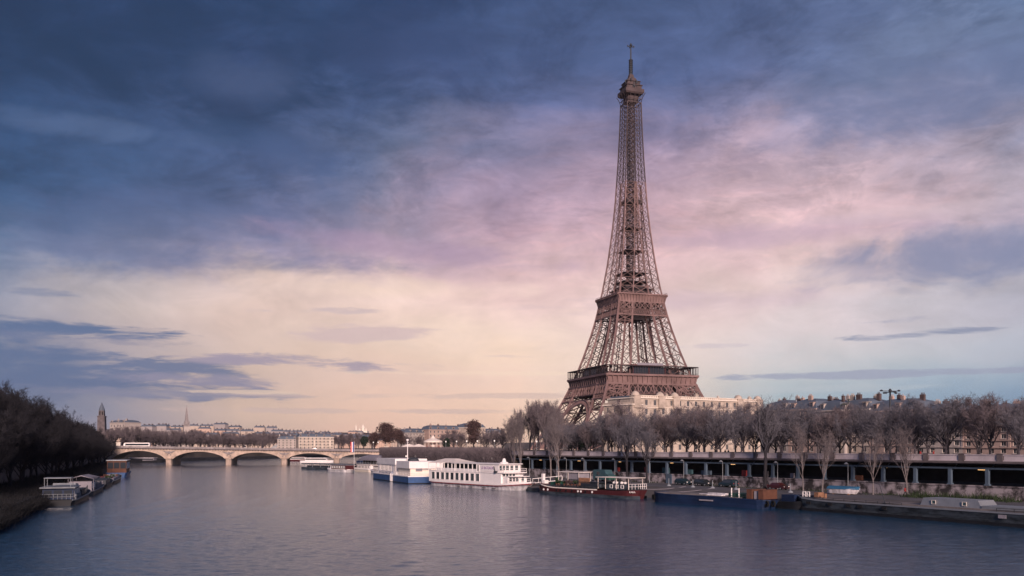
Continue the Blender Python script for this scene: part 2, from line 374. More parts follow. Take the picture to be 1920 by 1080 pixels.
def wave_sheet():
    """the river surface as real waves, finer near the camera's bridge"""
    ys = [45.0]
    while ys[-1] < 1500: ys.append(ys[-1]+max(.24, ys[-1]**1.55*.00022))
    ys = np.array(ys); us = np.linspace(-.72, .72, 820)
    Yg, Ug = np.meshgrid(ys, us, indexing='ij'); Xg = Yg*Ug
    sp = np.maximum(np.gradient(ys)[:, None], Yg*(us[1]-us[0]))
    rg = np.random.RandomState(4); Z = np.zeros_like(Yg); n = 90
    for i in range(n):
        lam = .45*(3.6/.45)**(rg.rand()**1.2); th = rg.normal(1.5, .5); k = 2*np.pi/lam; ph = rg.rand()*6.283
        att = np.clip((lam/sp-2.2)/2.5, 0, 1)
        gust = .35+1.3*(.5+.5*np.sin(Xg*.013*(1+rg.rand())+rg.rand()*6)*np.sin(Yg*.009*(1+rg.rand())+rg.rand()*6))
        Z += WSLOPE*math.sqrt(2/n)/k*np.sin(k*(Xg*math.cos(th)+Yg*math.sin(th))+ph)*att*gust
    R_, C_ = Yg.shape; me = bpy.data.meshes.new('water')
    co = np.stack([Xg, Yg, Z], -1).reshape(-1, 3).astype(np.float32)
    idx = np.arange(R_*C_).reshape(R_, C_); q = np.stack([idx[:-1, :-1], idx[:-1, 1:], idx[1:, 1:], idx[1:, :-1]], -1).reshape(-1, 4)
    me.vertices.add(len(co)); me.vertices.foreach_set('co', co.ravel())
    me.loops.add(q.size); me.loops.foreach_set('vertex_index', q.ravel().astype(np.int32))
    me.polygons.add(len(q)); me.polygons.foreach_set('loop_start', np.arange(0, q.size, 4, dtype=np.int32)); me.polygons.foreach_set('loop_total', np.full(len(q), 4, dtype=np.int32))
    me.update(calc_edges=True); me.polygons.foreach_set('use_smooth', np.ones(len(q), dtype=bool)); me.materials.append(wm)
    o = bpy.data.objects.new('water', me); COL.objects.link(o); return o
WSLOPE = .055
tag(wave_sheet(), kind='structure', label='wide rippled river between the two embankments')
mb = MB(); mb.add([(-1500, -400, -.7), (900, -400, -.7), (900, 1500, -.7), (-1500, 1500, -.7)], [(0, 1, 2, 3)])
tag(mb.build('riverbed', wm), kind='structure', label='deep water under the river surface')

E0 = (74, 126)
right_edge = [(74-D[0]*230, 126-D[1]*230), (74, 126), (74+D[0]*120, 126+D[1]*120), (-40, 321), (-56, 400), (-78, 545), (-64, 700), (0, 850), (160, 1000), (900, 1150)]
right_wall = [qpt(-230), qpt(88), (-22, 322), (-40, 400), (-60, 545), (-48, 690), (14, 838), (170, 985), (900, 1135)]
mb = MB(); mb.prism(right_edge+right_wall[::-1], -3, 2.5)
tag(mb.build('quay', M['quay']), kind='structure', label='low stone quay along the right bank')
upper = [qpt(-230, 9.3), qpt(88, 9.3), V2(qpt(88), (0, 0)), (-22, 322), (-40, 400), (-60, 545), (-48, 690), (14, 838), (170, 985), (900, 1135), (900, -400)]
mb = MB(); mb.prism(upper, -3, 8.68)
tag(mb.build('embankment', M['ground']), kind='structure', label='raised promenade ground of the right bank')
LD = (-.36, .933); LN = (-.933, -.36)
def lpt(s, off=0.0): return (-87+LD[0]*s+LN[0]*off, 167+LD[1]*s+LN[1]*off)
left_edge = [lpt(-260), lpt(405), (-262, 610), (-252, 760), (-200, 990), (-60, 1170), (220, 1330), (900, 1400)]
left_wall = [lpt(-260, 14), lpt(405, 14), (-282, 612), (-270, 770), (-214, 1004), (-70, 1188), (214, 1348), (900, 1418)]
mb = MB(); mb.prism(left_edge+left_wall[::-1], -3, 2.2)
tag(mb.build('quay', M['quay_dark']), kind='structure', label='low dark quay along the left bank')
mb = MB(); mb.prism(left_wall+[(900, 1600), (-1500, 1600), (-1500, -400)], -3, 8.6)
tag(mb.build('embankment', M['ground']), kind='structure', label='raised ground of the left bank')
# the land beyond: rises gently to a hill
def hz(x, y):
    h = 8.7
    k = min(1, max(0, (y-1450)/900)); k = k*k*(3-2*k)
    a = math.atan2(x, y)*180/math.pi
    side = min(1, max(0, (-8-a)/14))
    h += k*(12+26*side+5*math.sin(x*.006)+3*math.sin(x*.013+y*.01))
    d = math.hypot(x+700, y-4300)
    h += 50*math.exp(-(d/520)**2)
    return h
mb = MB(); nx, ny = 60, 50
vs = []; fs = []
for j in range(ny+1):
    y = 1395+(j/ny)**1.6*4300
    for i in range(nx+1):
        x = (-4200+8400*i/nx)*(1 if y > 2000 else .7)
        vs.append((x, y, hz(x, y)+(.0 if j else -.5)))
for j in range(ny):
    for i in range(nx): fs.append((j*(nx+1)+i, j*(nx+1)+i+1, (j+1)*(nx+1)+i+1, (j+1)*(nx+1)+i))
mb.add(vs, fs); tag(mb.build('hill', M['ground']), kind='structure', label='gently rising far ground')
mb = MB(); mb.add([(-6000, -2500, -3.5), (6000, -2500, -3.5), (6000, 6000, -3.5), (-6000, 6000, -3.5)], [(0, 1, 2, 3)])
mb.add([(895, -400, 8.6), (5500, -400, 8.6), (5500, 1500, 8.6), (895, 1500, 8.6)], [(0, 1, 2, 3)])
mb.add([(-5500, -400, 8.5), (-1495, -400, 8.5), (-1495, 1500, 8.5), (-5500, 1500, 8.5)], [(0, 1, 2, 3)])
tag(mb.build('ground', M['ground']), kind='structure', label='flat ground around the city')

# ================================================================== the tower
def interp(tab, h):
    if h <= tab[0][0]: return tab[0][1]
    for (a, va), (b, vb) in zip(tab, tab[1:]):
        if h <= b: return va+(vb-va)*(h-a)/(b-a)
    return tab[-1][1]
WT = [(0, 62.5), (14, 54.5), (27, 47.5), (42, 40.5), (50, 37.4), (57.5, 34.6), (67, 31.2), (80, 27.4), (92, 24.2), (103, 21.6), (110, 20.2), (121, 18.3), (129, 16.9), (150, 13.9), (175, 11.2), (197, 9.4), (230, 7.7), (255, 6.7), (276, 6.1)]
LT = [(0, 25.5), (27, 21), (57, 17), (67, 16), (103, 12.4), (121, 11.3), (130, 10.9), (160, 9.6), (185, 8.5), (205, 7.9), (212, 7.9)]
Wd = lambda h: interp(WT, h)
Lw = lambda h: min(interp(LT, h), Wd(h)-.3)
TW = empty('lattice_tower', (95, 725, 8.7), R(18.5), 'huge brown iron lattice tower rising over the right bank with a mast on top', 'tower')
def legc(sx, sy, a, b, h):    # a,b in 0/1 : outer or inner chord
    w = Wd(h); l = Lw(h)
    return (sx*(w-a*l), sy*(w-b*l), h)
def panel(mb, pa, pb, h0, h1, wd, sec=None, horiz=True, xs=1):
    """cross bracing between two chord functions"""
    a0, a1, b0, b1 = pa(h0), pa(h1), pb(h0), pb(h1)
    lerp = lambda p, q, k: tuple(p[i]+(q[i]-p[i])*k for i in range(3))
    if horiz: mb.beam(a1, b1, wd*1.1)
    for i in range(xs):
        k0, k1 = i/xs, (i+1)/xs
        q0, q1, r0, r1 = lerp(a0, b0, k0), lerp(a1, b1, k0), lerp(a0, b0, k1), lerp(a1, b1, k1)
        mb.beam(q0, r1, wd); mb.beam(q1, r0, wd)
        if i: mb.beam(q0, q1, wd)
    if sec:
        m0, m1 = lerp(a0, a1, .5), lerp(b0, b1, .5)
        mb.beam(m0, m1, sec)
        c0, c1 = lerp(a0, b0, .5), lerp(a1, b1, .5)
        for p, q in ((m0, c0), (m0, c1), (m1, c0), (m1, c1)): mb.beam(p, q, sec)
lv1 = [0, 10, 20, 30, 39, 46, 50, 57.5]
lv2 = [57.5, 65, 74.5, 84, 93, 100, 104.8, 109.6, 115, 121]
for sx in (-1, 1):
    for sy in (-1, 1):
        mb = MB()
        for lv, cw, dw in ((lv1, 1.7, .6), (lv2, 1.35, .36)):
            for a in (0, 1):
                for b_ in (0, 1):
                    for h0, h1 in zip(lv, lv[1:]): mb.beam(legc(sx, sy, a, b_, h0), legc(sx, sy, a, b_, h1), cw)
            for (a, b_), (c, d) in (((0, 0), (1, 0)), ((0, 0), (0, 1)), ((1, 0), (1, 1)), ((0, 1), (1, 1))):
                for h0, h1 in zip(lv, lv[1:]):
                    panel(mb, lambda h: legc(sx, sy, a, b_, h), lambda h: legc(sx, sy, c, d, h), h0, h1, dw, sec=None)
            if lv is lv2:      # middle post on the outer faces
                for h0, h1 in zip(lv[:-3], lv[1:-2]):
                    for f in (lambda h: ((legc(sx, sy, 0, 0, h)[0]+legc(sx, sy, 1, 0, h)[0])/2, legc(sx, sy, 0, 0, h)[1], h), lambda h: (legc(sx, sy, 0, 0, h)[0], (legc(sx, sy, 0, 0, h)[1]+legc(sx, sy, 0, 1, h)[1])/2, h)):
                        mb.beam(f(h0), f(h1), .3)
        leg = mb.build('leg', M['iron'], TW)
        # stairs and lift track inside the leg
        st_ = MB()
        def mid(h, u, v):
            w, l = Wd(h), Lw(h); return (sx*(w-l*u), sy*(w-l*v), h)
        for u, v in ((.4, .4), (.6, .6)):
            for h0, h1 in zip(lv1+lv2[1:], (lv1+lv2[1:])[1:]): st_.beam(mid(h0, u, v), mid(h1, u, v), .55)
        h = 2
        while h < 116:
            st_.beam(mid(h, .3, .45), mid(h+3.6, .7, .45), .4); st_.beam(mid(h+3.6, .7, .55), mid(h+7.2, .3, .55), .4); h += 7.2
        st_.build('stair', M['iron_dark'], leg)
        for a in (0, 1):
            for b_ in (0, 1):
                mb = MB(); c = legc(sx, sy, a, b_, 0); mb.frustum((c[0], c[1], -3.5), (8, 8), (4.5, 4.5), 4.2); mb.build('pedestal', M['stone'], leg)
def face(k):          # k-th side of the tower: maps (along, out, h)
    c, s_ = [(1, 0), (0, 1), (-1, 0), (0, -1)][k]
    return lambda x, o, h: (x*c+o*s_, x*s_-o*c, h)
for k in range(4):
    fc = face(k)
    # lattice girder under the first floor
    mb = MB()
    for h0, h1, n, wd in ((42.3, 49.8, 18, .52), (38.6, 42.3, 30, .3)):
        W0, W1 = Wd(h0)+.5, Wd(h1)+.5
        for i in range(n):
            k0, k1 = -1+2*i/n, -1+2*(i+1)/n
            if h0 < 42 and abs((k0+k1)/2*W0) < 20: continue
            mb.beam(fc(k0*W0, W0, h0), fc(k1*W1, W1, h1), wd); mb.beam(fc(k1*W0, W0, h0), fc(k0*W1, W1, h1), wd)
            if n == 18:
                km = (k0+k1)/2; mb.beam(fc(km*W0, W0, h0), fc(km*W1, W1, h1), .16)
                if i % 3 == 0: mb.beam(fc(k0*W0, W0, h0), fc(k0*W1, W1, h1), .8)
        for h in (h0, h1): mb.beam(fc(-Wd(h)-.5, Wd(h)+.5, h), fc(Wd(h)+.5, Wd(h)+.5, h), .8)
    mb.build('girder', M['iron'], TW)
    # the great decorative arch
    mb = MB(); n = 56; ri, ro = 36.4, 39.4
    def ap(r, t_):
        h = max(.5, r*math.sin(t_)-.5); return fc(r*math.cos(t_), Wd(h)+.6, h)
    for i in range(n):
        t0, t1 = math.pi*i/n, math.pi*(i+1)/n
        for r, wd in ((ri, 1.0), (ro, .9), ((ri+ro)/2, .25)): mb.beam(ap(r, t0), ap(r, t1), wd)
        mb.beam(ap(ri, t0), ap(ro, t0), .3); mb.beam(ap(ri, t0), ap(ro, t1), .22); mb.beam(ap(ri, t1), ap(ro, t0), .22)
    for i in range(1, n):           # vertical lattice between arch and girder
        t0 = math.pi*i/n; p = ap(ro, t0); x = ro*math.cos(t0); h = ro*math.sin(t0)-.5
        if abs(x) < Wd(38)-Lw(38)+2 and h < 38: mb.beam(p, fc(x, Wd(38.6)+.5, 38.6), .32)
    mb.build('arch', M['iron'], TW)
    # girder under the second floor
    mb = MB()
    for h0, h1, n, wd in ((109.6, 115.2, 9, .42), (104.8, 109.6, 22, .26)):
        W0, W1 = Wd(h0)+.4, Wd(h1)+.4
        for i in range(n):
            k0, k1 = -1+2*i/n, -1+2*(i+1)/n
            mb.beam(fc(k0*W0, W0, h0), fc(k1*W1, W1, h1), wd); mb.beam(fc(k1*W0, W0, h0), fc(k0*W1, W1, h1), wd)
            if n == 9: mb.beam(fc(k0*W0, W0, h0), fc(k0*W1, W1, h1), .45)
            else:
                hm = (h0+h1)/2; Wm = Wd(hm)+.4; km = (k0+k1)/2
                mb.beam(fc(km*W0, W0, h0), fc(k1*Wm, Wm, hm), .2); mb.beam(fc(km*W1, W1, h1), fc(k0*Wm, Wm, hm), .2)
        for h in (h0, h1): mb.beam(fc(-Wd(h)-.4, Wd(h)+.4, h), fc(Wd(h)+.4, Wd(h)+.4, h), .75)
    mb.build('girder', M['iron'], TW)
# first floor
def flare(hb, ht, wb, wt, n, bw, th):
    mb = MB(); rb = MB(); prof = []
    for i in range(9):
        k = i/8; h = hb+(ht-hb)*k; prof.append((wb+(wt-wb)*k**2.6, h))
    for k in range(4):
        fc = face(k)
        for (w0, h0), (w1, h1) in zip(prof, prof[1:]):
            a = [fc(-w0, w0, h0), fc(w0, w0, h0), fc(w1, w1, h1), fc(-w1, w1, h1)]
            q = [fc(-w0+th, w0-th, h0), fc(w0-th, w0-th, h0), fc(w1-th, w1-th, h1), fc(-w1+th, w1-th, h1)]
            mb.add(a+q, [(0, 1, 2, 3), (7, 6, 5, 4)])
        for i in range(n+1):
            x = -1+2*i/n
            for (w0, h0), (w1, h1) in zip(prof, prof[1:]):
                o0 = .75+.9*math.sin((h0-hb)/(ht-hb)*math.pi)**1; o1 = .75+.9*math.sin((h1-hb)/(ht-hb)*math.pi)
                rb.beam(fc(x*w0*.995, w0+o0*.5, h0), fc(x*w1*.995, w1+o1*.5, h1), bw, bw*1.9, up=fc(1, 0, 0))
            rb.beam(fc(x*wt, wt+.1, ht-.9), fc(x*wt, wt+.75, ht-.2), bw*1.9)
    return mb, rb
def flare_part(name, *a):
    p, r = flare(*a); o = p.build(name, M['iron'], TW); r.build('bracket', M['iron'], o); return o
fp = flare_part('first_platform', 50.1, 56.3, 36.9, 38.0, 18, .42, .4)
mb = MB()
for k in range(4):
    fc = face(k); mb.beam(fc(-32, 33, 46.2), fc(32, 33, 46.2), .6, 7.4)
mb.build('dark_backing', M['iron_dark'], fp)  # added dark band standing in for the shaded void behind the lattice
mb = MB()
for k in range(4):
    fc = face(k)
    for w, h, a_, b_ in ((38.9, 56.85, .9, 1.5), (38.2, 50.1, .7, .9)): mb.beam(fc(-w, w, h), fc(w, w, h), a_, b_)
mb.box((0, 0, 56.6), (76, 24, .6)); mb.box((0, 26, 56.6), (76, 23, .6)); mb.box((0, -26, 56.6), (76, 23, .6))
mb.build('floor', M['iron'], fp)
mb = MB()
for k in range(4):
    fc = face(k)
    mb.beam(fc(-38.6, 38.6, 63.7), fc(38.6, 38.6, 63.7), .7, .5)
    a = [fc(-38.9, 38.9, 64.0), fc(38.9, 38.9, 64.0), fc(33.2, 33.2, 64.5), fc(-33.2, 33.2, 64.5)]
    mb.add(a+[(p[0], p[1], p[2]-.3) for p in a], [(0, 1, 2, 3), (7, 6, 5, 4)])
    for i in range(37):
        x = -38.5+77*i/36; mb.beam(fc(x, 38.5, 57.4), fc(x, 38.5, 63.6), .22 if i % 2 else .34)
    for i in range(19):
        x = -38+76*i/18*.9; mb.beam(fc(x*.9, 34.2, 57), fc(x*.9, 34.2, 63.9), .4)
    mb.beam(fc(-38.5, 38.5, 58.6), fc(38.5, 38.5, 58.6), .16)
mb.build('gallery', M['iron_dark'], fp)
for k in range(4):
    fc = face(k); mb = MB()
    p = fc(-2, 31, 60.2) if k == 0 else fc(0, 31, 60.2)
    d = (28, 9, 6.4) if k % 2 == 0 else (9, 28, 6.4)
    mb.box(p, d); pv = mb.build('pavilion', M['glass'], fp)
    mb = MB(); mb.box(fc(-2 if k == 0 else 0, 31, 64.6), (28.6, 9.6, .8) if k % 2 == 0 else (9.6, 28.6, .8))
    for s_ in (-1, 0, 1):
        c = fc((-2 if k == 0 else 0)+s_*13.6, 35.6, 61); mb.box(c, (.9, .5, 6) if k % 2 == 0 else (.5, .9, 6))
    mb.build('roof', M['red_dark'], pv)
    if k == 0:
        mb = MB(); mb.box(fc(-1, 35.8, 65.4), (22, .3, 1.8)); mb.build('banner', M['canvas_grey'], pv)
# second floor
sp = flare_part('second_platform', 115.6, 120.9, 19.6, 21.0, 16, .3, .3)
mb = MB()
for k in range(4):
    fc = face(k)
    for w, h, a_, b_ in ((21.3, 121.3, .7, .9), (19.8, 115.4, .5, .6)): mb.beam(fc(-w, w, h), fc(w, w, h), a_, b_)
    mb.beam(fc(-21.2, 21.2, 122.8), fc(21.2, 21.2, 122.8), .14)
    for i in range(31):
        x = -21.2+42.4*i/30; mb.beam(fc(x, 21.2, 121.5), fc(x, 21.2, 122.8), .1)
mb.box((0, 0, 121.2), (41, 41, .5)); mb.box((0, 0, 115.4), (38, 38, .4))
mb.build('floor', M['iron'], sp)
mb = MB(); mb.box((0, 0, 107.5), (17, 17, 9)); mb.build('dark_backing', M['iron_dark'], sp)  # dark block for lift machinery and floor underside, backing the open lattice
mb = MB(); mb.box((0, 0, 124), (24, 24, 4.6)); mb.box((0, 0, 127), (26, 26, .7)); mb.box((0, 0, 128.8), (18, 18, 3))
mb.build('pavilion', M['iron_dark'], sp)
# upper part
mb = MB(); lv3 = [121, 128, 135, 142, 149, 157, 164.5, 172, 179, 186, 193, 200, 206, 212]
for sx in (-1, 1):
    for sy in (-1, 1):
        for h0, h1 in zip(lv3, lv3[1:]):
            for a in (0, 1):
                for b_ in (0, 1):
                    if a and b_: continue
                    mb.beam(legc(sx, sy, a, b_, h0), legc(sx, sy, a, b_, h1), (1.05 if not (a or b_) else .8)*(1-.25*(h0-117)/95))
            for (a, b_), (c, d) in (((0, 0), (1, 0)), ((0, 0), (0, 1)), ((1, 0), (1, 1)), ((0, 1), (1, 1))):
                panel(mb, lambda h: legc(sx, sy, a, b_, h), lambda h: legc(sx, sy, c, d, h), h0, h1, .25)
for k in range(4):
    fc = face(k)
    for h0, h1 in zip(lv3, lv3[1:]):
        f1 = lambda h: fc(-(Wd(h)-Lw(h)), Wd(h), h); f2 = lambda h: fc(Wd(h)-Lw(h), Wd(h), h)
        if abs(f1(h1)[0]-f2(h1)[0])+abs(f1(h1)[1]-f2(h1)[1]) > 1.2: panel(mb, f1, f2, h0, h1, .34)
mb.build('upper_legs', M['iron'], TW)
mb = MB(); lv4 = [212]
while lv4[-1] < 274: lv4.append(lv4[-1]+max(3.4, 5.2-.03*(lv4[-1]-212)))
lv4[-1] = 276
for h0, h1 in zip(lv4, lv4[1:]):
    for k in range(4):
        fc = face(k)
        for q in (-1, -.33, .33):
            fa = lambda h: fc(q*Wd(h), Wd(h), h)
            mb.beam(fa(h0), fa(h1), .66 if q == -1 else .36)
        for q, r_ in ((-1, -.33), (-.33, .33), (.33, 1)):
            panel(mb, lambda h: fc(q*Wd(h), Wd(h), h), lambda h: fc(r_*Wd(h), Wd(h), h), h0, h1, .22, sec=None)
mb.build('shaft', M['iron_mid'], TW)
mb = MB(); h = 122
while h < 276:
    r = 2.6 if h < 200 else 2.0
    for k in range(4):
        fc = face(k); mb.beam(fc(-r, r, h), fc(r, r, h), .3); mb.beam(fc(-r, r, h), fc(r, r, h+4), .28); mb.beam(fc(r, r, h), fc(-r, r, h+4), .28)
        mb.beam(fc(-r, r, h), fc(-r, r, h+4), .45)
    mb.beam((r*.9, -r, h), (-r*.9, r, h+2), .5); mb.beam((-r*.9, r, h+2), (r*.9, -r, h+4), .5)
    h += 4
for hh in (133, 140, 158, 176, 196.5, 198): mb.box((0, 0, hh), (2*(Wd(hh)-2.2)*.8, 2*(Wd(hh)-2.2)*.8, .35))
mb.box((0, 0, 197.3), (13.6, 13.6, 2.6)); mb.box((1, -1, 190), (3, 3, 3.4)); mb.box((-1.5, 0, 228), (2.6, 2.6, 3.4))
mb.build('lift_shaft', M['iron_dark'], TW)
# top
tp = MB()
for k in range(4):
    fc = face(k)
    for q in (-1, -.5, 0, .5, 1):
        prev_ = fc(q*6.1, 6.1, 275)
        for i in range(1, 7):
            kk = i/6; w = 6.1+2.5*kk**2; cur_ = fc(q*w, w, 275+8.5*kk); tp.beam(prev_, cur_, .42 if abs(q) == 1 else .3); prev_ = cur_
    tp.beam(fc(-6.2, 6.2, 276), fc(6.2, 6.2, 276), .5); tp.beam(fc(-6.2, 6.2, 279), fc(6.2, 6.2, 279), .4)
tp.box((0, 0, 280), (8.6, 8.6, 7))
tpo = tp.build('top_platform', M['iron_mid'], TW)
mb = MB(); mb.frustum((0, 0, 282.6), (14.2, 14.2), (16.0, 16.0), 1.2); mb.frustum((0, 0, 283.8), (16.0, 16.0), (15.8, 15.8), 2.6); mb.frustum((0, 0, 286.4), (13, 13), (12.6, 12.6), 3)
mb.frustum((0, 0, 289.4), (14.2, 14.2), (14, 14), .6); mb.frustum((0, 0, 290), (11.4, 11.4), (10.6, 10.6), 2.8); mb.frustum((0, 0, 292.8), (12, 12), (11.6, 11.6), .5); mb.frustum((0, 0, 293.3), (8.4, 8.4), (5.4, 5.4), 3.4); mb.frustum((0, 0, 296.7), (4.2, 4.2), (3, 3), 3)
mb.build('gallery', M['iron_mid'], tpo)
rng = random.Random(5); mb = MB()
for i in range(60):
    a = rng.uniform(0, 6.28); r = rng.uniform(4.6, 7.6); hh = rng.uniform(286, 292.5)
    x, y = r*math.cos(a), r*math.sin(a); mb.beam((x, y, hh), (x, y, hh+rng.uniform(1.4, 3.6)), rng.uniform(.25, .7))
    mb.beam((x*.7, y*.7, hh+.6), (x*1.05, y*1.05, hh+.6), .25)
for i in range(20):
    a = rng.uniform(0, 6.28); hh = rng.uniform(291, 296); r = (300-hh)*.62; mb.box((r*math.cos(a), r*math.sin(a), hh), (rng.uniform(.4, 1.1),)*3)
for a in range(8):
    t_ = a*math.pi/4+.2; mb.beam((7*math.cos(t_), 7*math.sin(t_), 288), (1.4*math.cos(t_), 1.4*math.sin(t_), 298.5), .28)
mb.build('aerial', M['metal_dark'], tpo)
mb = MB(); mb.tube((0, 0, 298), (0, 0, 312), 1.15, .95, 8); mb.tube((0, 0, 312), (0, 0, 325), .62, .45, 8)
for i in range(9):
    hh = 299.5+i*1.45; mb.lathe([(1.1, hh), (1.75, hh+.2), (1.75, hh+.55), (1.1, hh+.7)], n=8)
mb.beam((-2.6, 0, 322.3), (2.6, 0, 322.3), .5); mb.beam((0, -2.6, 322.3), (0, 2.6, 322.3), .5); mb.lathe([(.9, 323), (1.2, 323.6), (.5, 324.6)], n=8)
for s_ in (-1, 1): mb.box((s_*2.6, 0, 322.7), (.7, .7, 1.2))
mb.build('mast', M['metal_dark'], TW)

# ================================================================== covered rail gallery in the right embankment
WRZ = math.atan2(D[1], D[0])        # direction of the quay wall
GA = empty('covered_gallery', (47, 195, 0), WRZ, 'long open-sided rail gallery with blue-grey columns set in the stone embankment', 'rail gallery')
# local x runs along the wall away from us, local -y points inland
T0, T1 = -118, 88
mb = MB(); mb.bb(T0, T1, -.7, 0, 2.3, 4.5); mb.bb(T0, T1, -.75, .12, 4.5, 4.72); mb.bb(T1, T1+.8, -9.3, .1, 2.3, 8.75)
sm = mat('rubble_stone', (.19, .165, .175), .95, 0, .8, .45, .8, detail=12, tight=.07)
mb.build('retaining_wall', sm, GA)
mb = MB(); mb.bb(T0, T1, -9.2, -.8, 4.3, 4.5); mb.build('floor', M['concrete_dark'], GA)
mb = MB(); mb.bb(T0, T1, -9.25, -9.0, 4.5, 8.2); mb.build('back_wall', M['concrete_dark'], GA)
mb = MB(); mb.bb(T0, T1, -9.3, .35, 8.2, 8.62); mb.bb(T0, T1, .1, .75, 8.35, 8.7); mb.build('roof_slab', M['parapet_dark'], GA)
mb = MB(); mb.bb(T0, T1, -.5, -.2, 7.35, 7.65); mb.build('beam', M['col_blue'], GA)
cols = []
ks = [1.4+6.45*k for k in range(-18, 14)]
for i, x in enumerate(ks):
    if x > T1-1: continue
    mb = MB(); mb.bb(x-.27, x+.27, -.6, -.1, 4.72, 7.35); mb.bb(x-.4, x+.4, -.7, 0, 4.72, 4.95); mb.beam((x, -.35, 6.6), (x, -2.4, 8.2), .16)
    mb.build('column', M['col_blue'], GA)
mb = MB()
mb.bb(T0, T1, .28, .62, 8.7, 8.86); mb.bb(T0, T1, .24, .66, 9.62, 9.78)
for i, x in enumerate(ks):
    if x > T1-1: continue
    mb.bb(x-3.0+1.0, x+3.45-.2, .34, .56, 8.86, 9.62)
mb.build('parapet', M['parapet'], GA)
for x in ks:
    if x > T1-1: continue
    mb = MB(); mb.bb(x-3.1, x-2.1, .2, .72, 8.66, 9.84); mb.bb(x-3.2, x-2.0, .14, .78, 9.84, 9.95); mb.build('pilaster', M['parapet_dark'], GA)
rng = random.Random(11)
for i, x in enumerate(ks):
    if x > T1-6 or x < -70: continue
    xx = x+3.2+rng.uniform(-1, 1); mb = MB()
    mb.box((xx, -3.2, 7.5), (1.5, .12, .09)); 
    if i % 3 == 0: mb.box((xx+1.7, -4.2, 7.3), (1.3, .12, .09)); mb.box((xx-.6, -4.4, 7.15), (1.2, .12, .08))
    mb.build('ceiling_lamp', M['lampwarm'], GA)
for x, c, w, z in ((29.5, 'red', 1.2, 1.3), (41, 'red', 1.6, 1.0), (-2.5, 'red', 1.1, 1.2), (22.5, 'teal', 2.2, 1.3), (-8.5, 'canvas_grey', .9, 1.2), (-15.5, 'canvas_grey', .8, .9), (14.2, 'teal', 1.4, 1.0), (-31, 'orange', 2.0, .9), (9, 'col_blue', 3.0, .9)):
    mb = MB(); mb.box((x, -1.6, 4.5+z/2+.3), (w, .5, z)); mb.box((x, -1.6, 4.66), (w*.6, .4, .32)); mb.box((x, -1.34, 4.8+z*.5), (w*.8, .03, z*.6))
    o = mb.build('vending_box', M[c], GA)
mb = MB()      # bars of trains and rails seen dimly through the columns
for y in (-3.2, -4.6, -6.4, -7.8): mb.bb(T0, T1, y-.05, y+.05, 4.5, 4.62)
mb.bb(T0, T1, -5.6, -5.3, 4.5, 5.0); mb.build('rail', M['metal_dark'], GA)
mb = MB(); mb.bb(18.6, 20.6, -.35, .14, 2.5, 4.72); GA_door = mb.build('metal_door', M['col_blue'], GA)
# wall that carries on beyond the gallery, and behind the other bank
def wall_line(name, pts, z0, z1, th, m, label, cap=True):
    mb = MB()
    for a, b_ in zip(pts, pts[1:]):
        mb.beam((a[0], a[1], (z0+z1)/2), (b_[0], b_[1], (z0+z1)/2), th, z1-z0)
    if cap:
        for a, b_ in zip(pts, pts[1:]): mb.beam((a[0], a[1], z1+.12), (b_[0], b_[1], z1+.12), th+.3, .24)
    return tag(mb.build(name, m), label, 'wall')
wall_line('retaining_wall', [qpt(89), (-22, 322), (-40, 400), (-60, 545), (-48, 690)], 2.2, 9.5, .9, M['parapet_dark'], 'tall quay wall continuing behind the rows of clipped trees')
wall_line('retaining_wall', left_wall[:3], 2.0, 8.9, .8, M['parapet_dark'], 'dark retaining wall behind the trees of the left bank')

# ================================================================== bridge
BA, BB = Vector((-241, 540)), Vector((-77, 571)); BL = (BB-BA).length; BRZ = math.atan2(BB.y-BA.y, BB.x-BA.x)
BR = empty('stone_bridge', (BA.x, BA.y, 0), BRZ, 'low five-arched cream stone bridge crossing the river with carved eagles over its piers', 'bridge')
BW = 30.0
def bx(pxl):     # along-bridge coordinate of a photo column on the near face
    k = (pxl-960)/F; c, s_ = math.cos(BRZ), math.sin(BRZ)
    return (k*BA.y-BA.x)/(c-k*s_)
deckz = lambda x: 10.5-(2.6)*x/BL
piers = [bx(317), bx(429), bx(533), bx(631)]
ends = [bx(205)]+piers+[bx(722)]
sp_ = MB(); so_ = MB()
PW = 2.1
for i in range(5):
    a, b_ = ends[i]+(PW if i else 1.0), ends[i+1]-(PW if i < 4 else 1.0)
    n = 20; pts = []
    zc_ = deckz((a+b_)/2)-1.55; zs = 3.7
    for j in range(n+1):
        u = -1+2*j/n; x = (a+b_)/2+u*(b_-a)/2; z = zs+(zc_-zs)*max(0, 1-u*u)**.72; pts.append((x, z))
    for (xa, za), (xb, zb) in zip(pts, pts[1:]):
        for y in (0, BW):
            sp_.add([(xa, y, za), (xb, y, zb), (xb, y, deckz(xb)-.2), (xa, y, deckz(xa)-.2)], [(0, 1, 2, 3) if y == 0 else (3, 2, 1, 0)])
        so_.add([(xa, 0, za), (xb, 0, zb), (xb, BW, zb), (xa, BW, za)], [(3, 2, 1, 0)])
    for y in (-.12,):
        for (xa, za), (xb, zb) in zip(pts, pts[1:]): so_.beam((xa, y+.1, za+.3), (xb, y+.1, zb+.3), .3, .6)
for i, x in enumerate(ends):
    w0, w1 = (x-PW, x+PW) if 0 < i < 5 else ((x-5, x+1) if i == 0 else (x-1, x+12))
    sp_.bb(w0, w1, 0, BW, 3.6 if 0 < i < 5 else 0, deckz(x)-.2-(abs(w1-w0)*.009 if i in (0, 5) else .04))
sp_.build('spandrel_wall', M['stone'], BR); so_.build('arch_vault', M['stone'], BR)
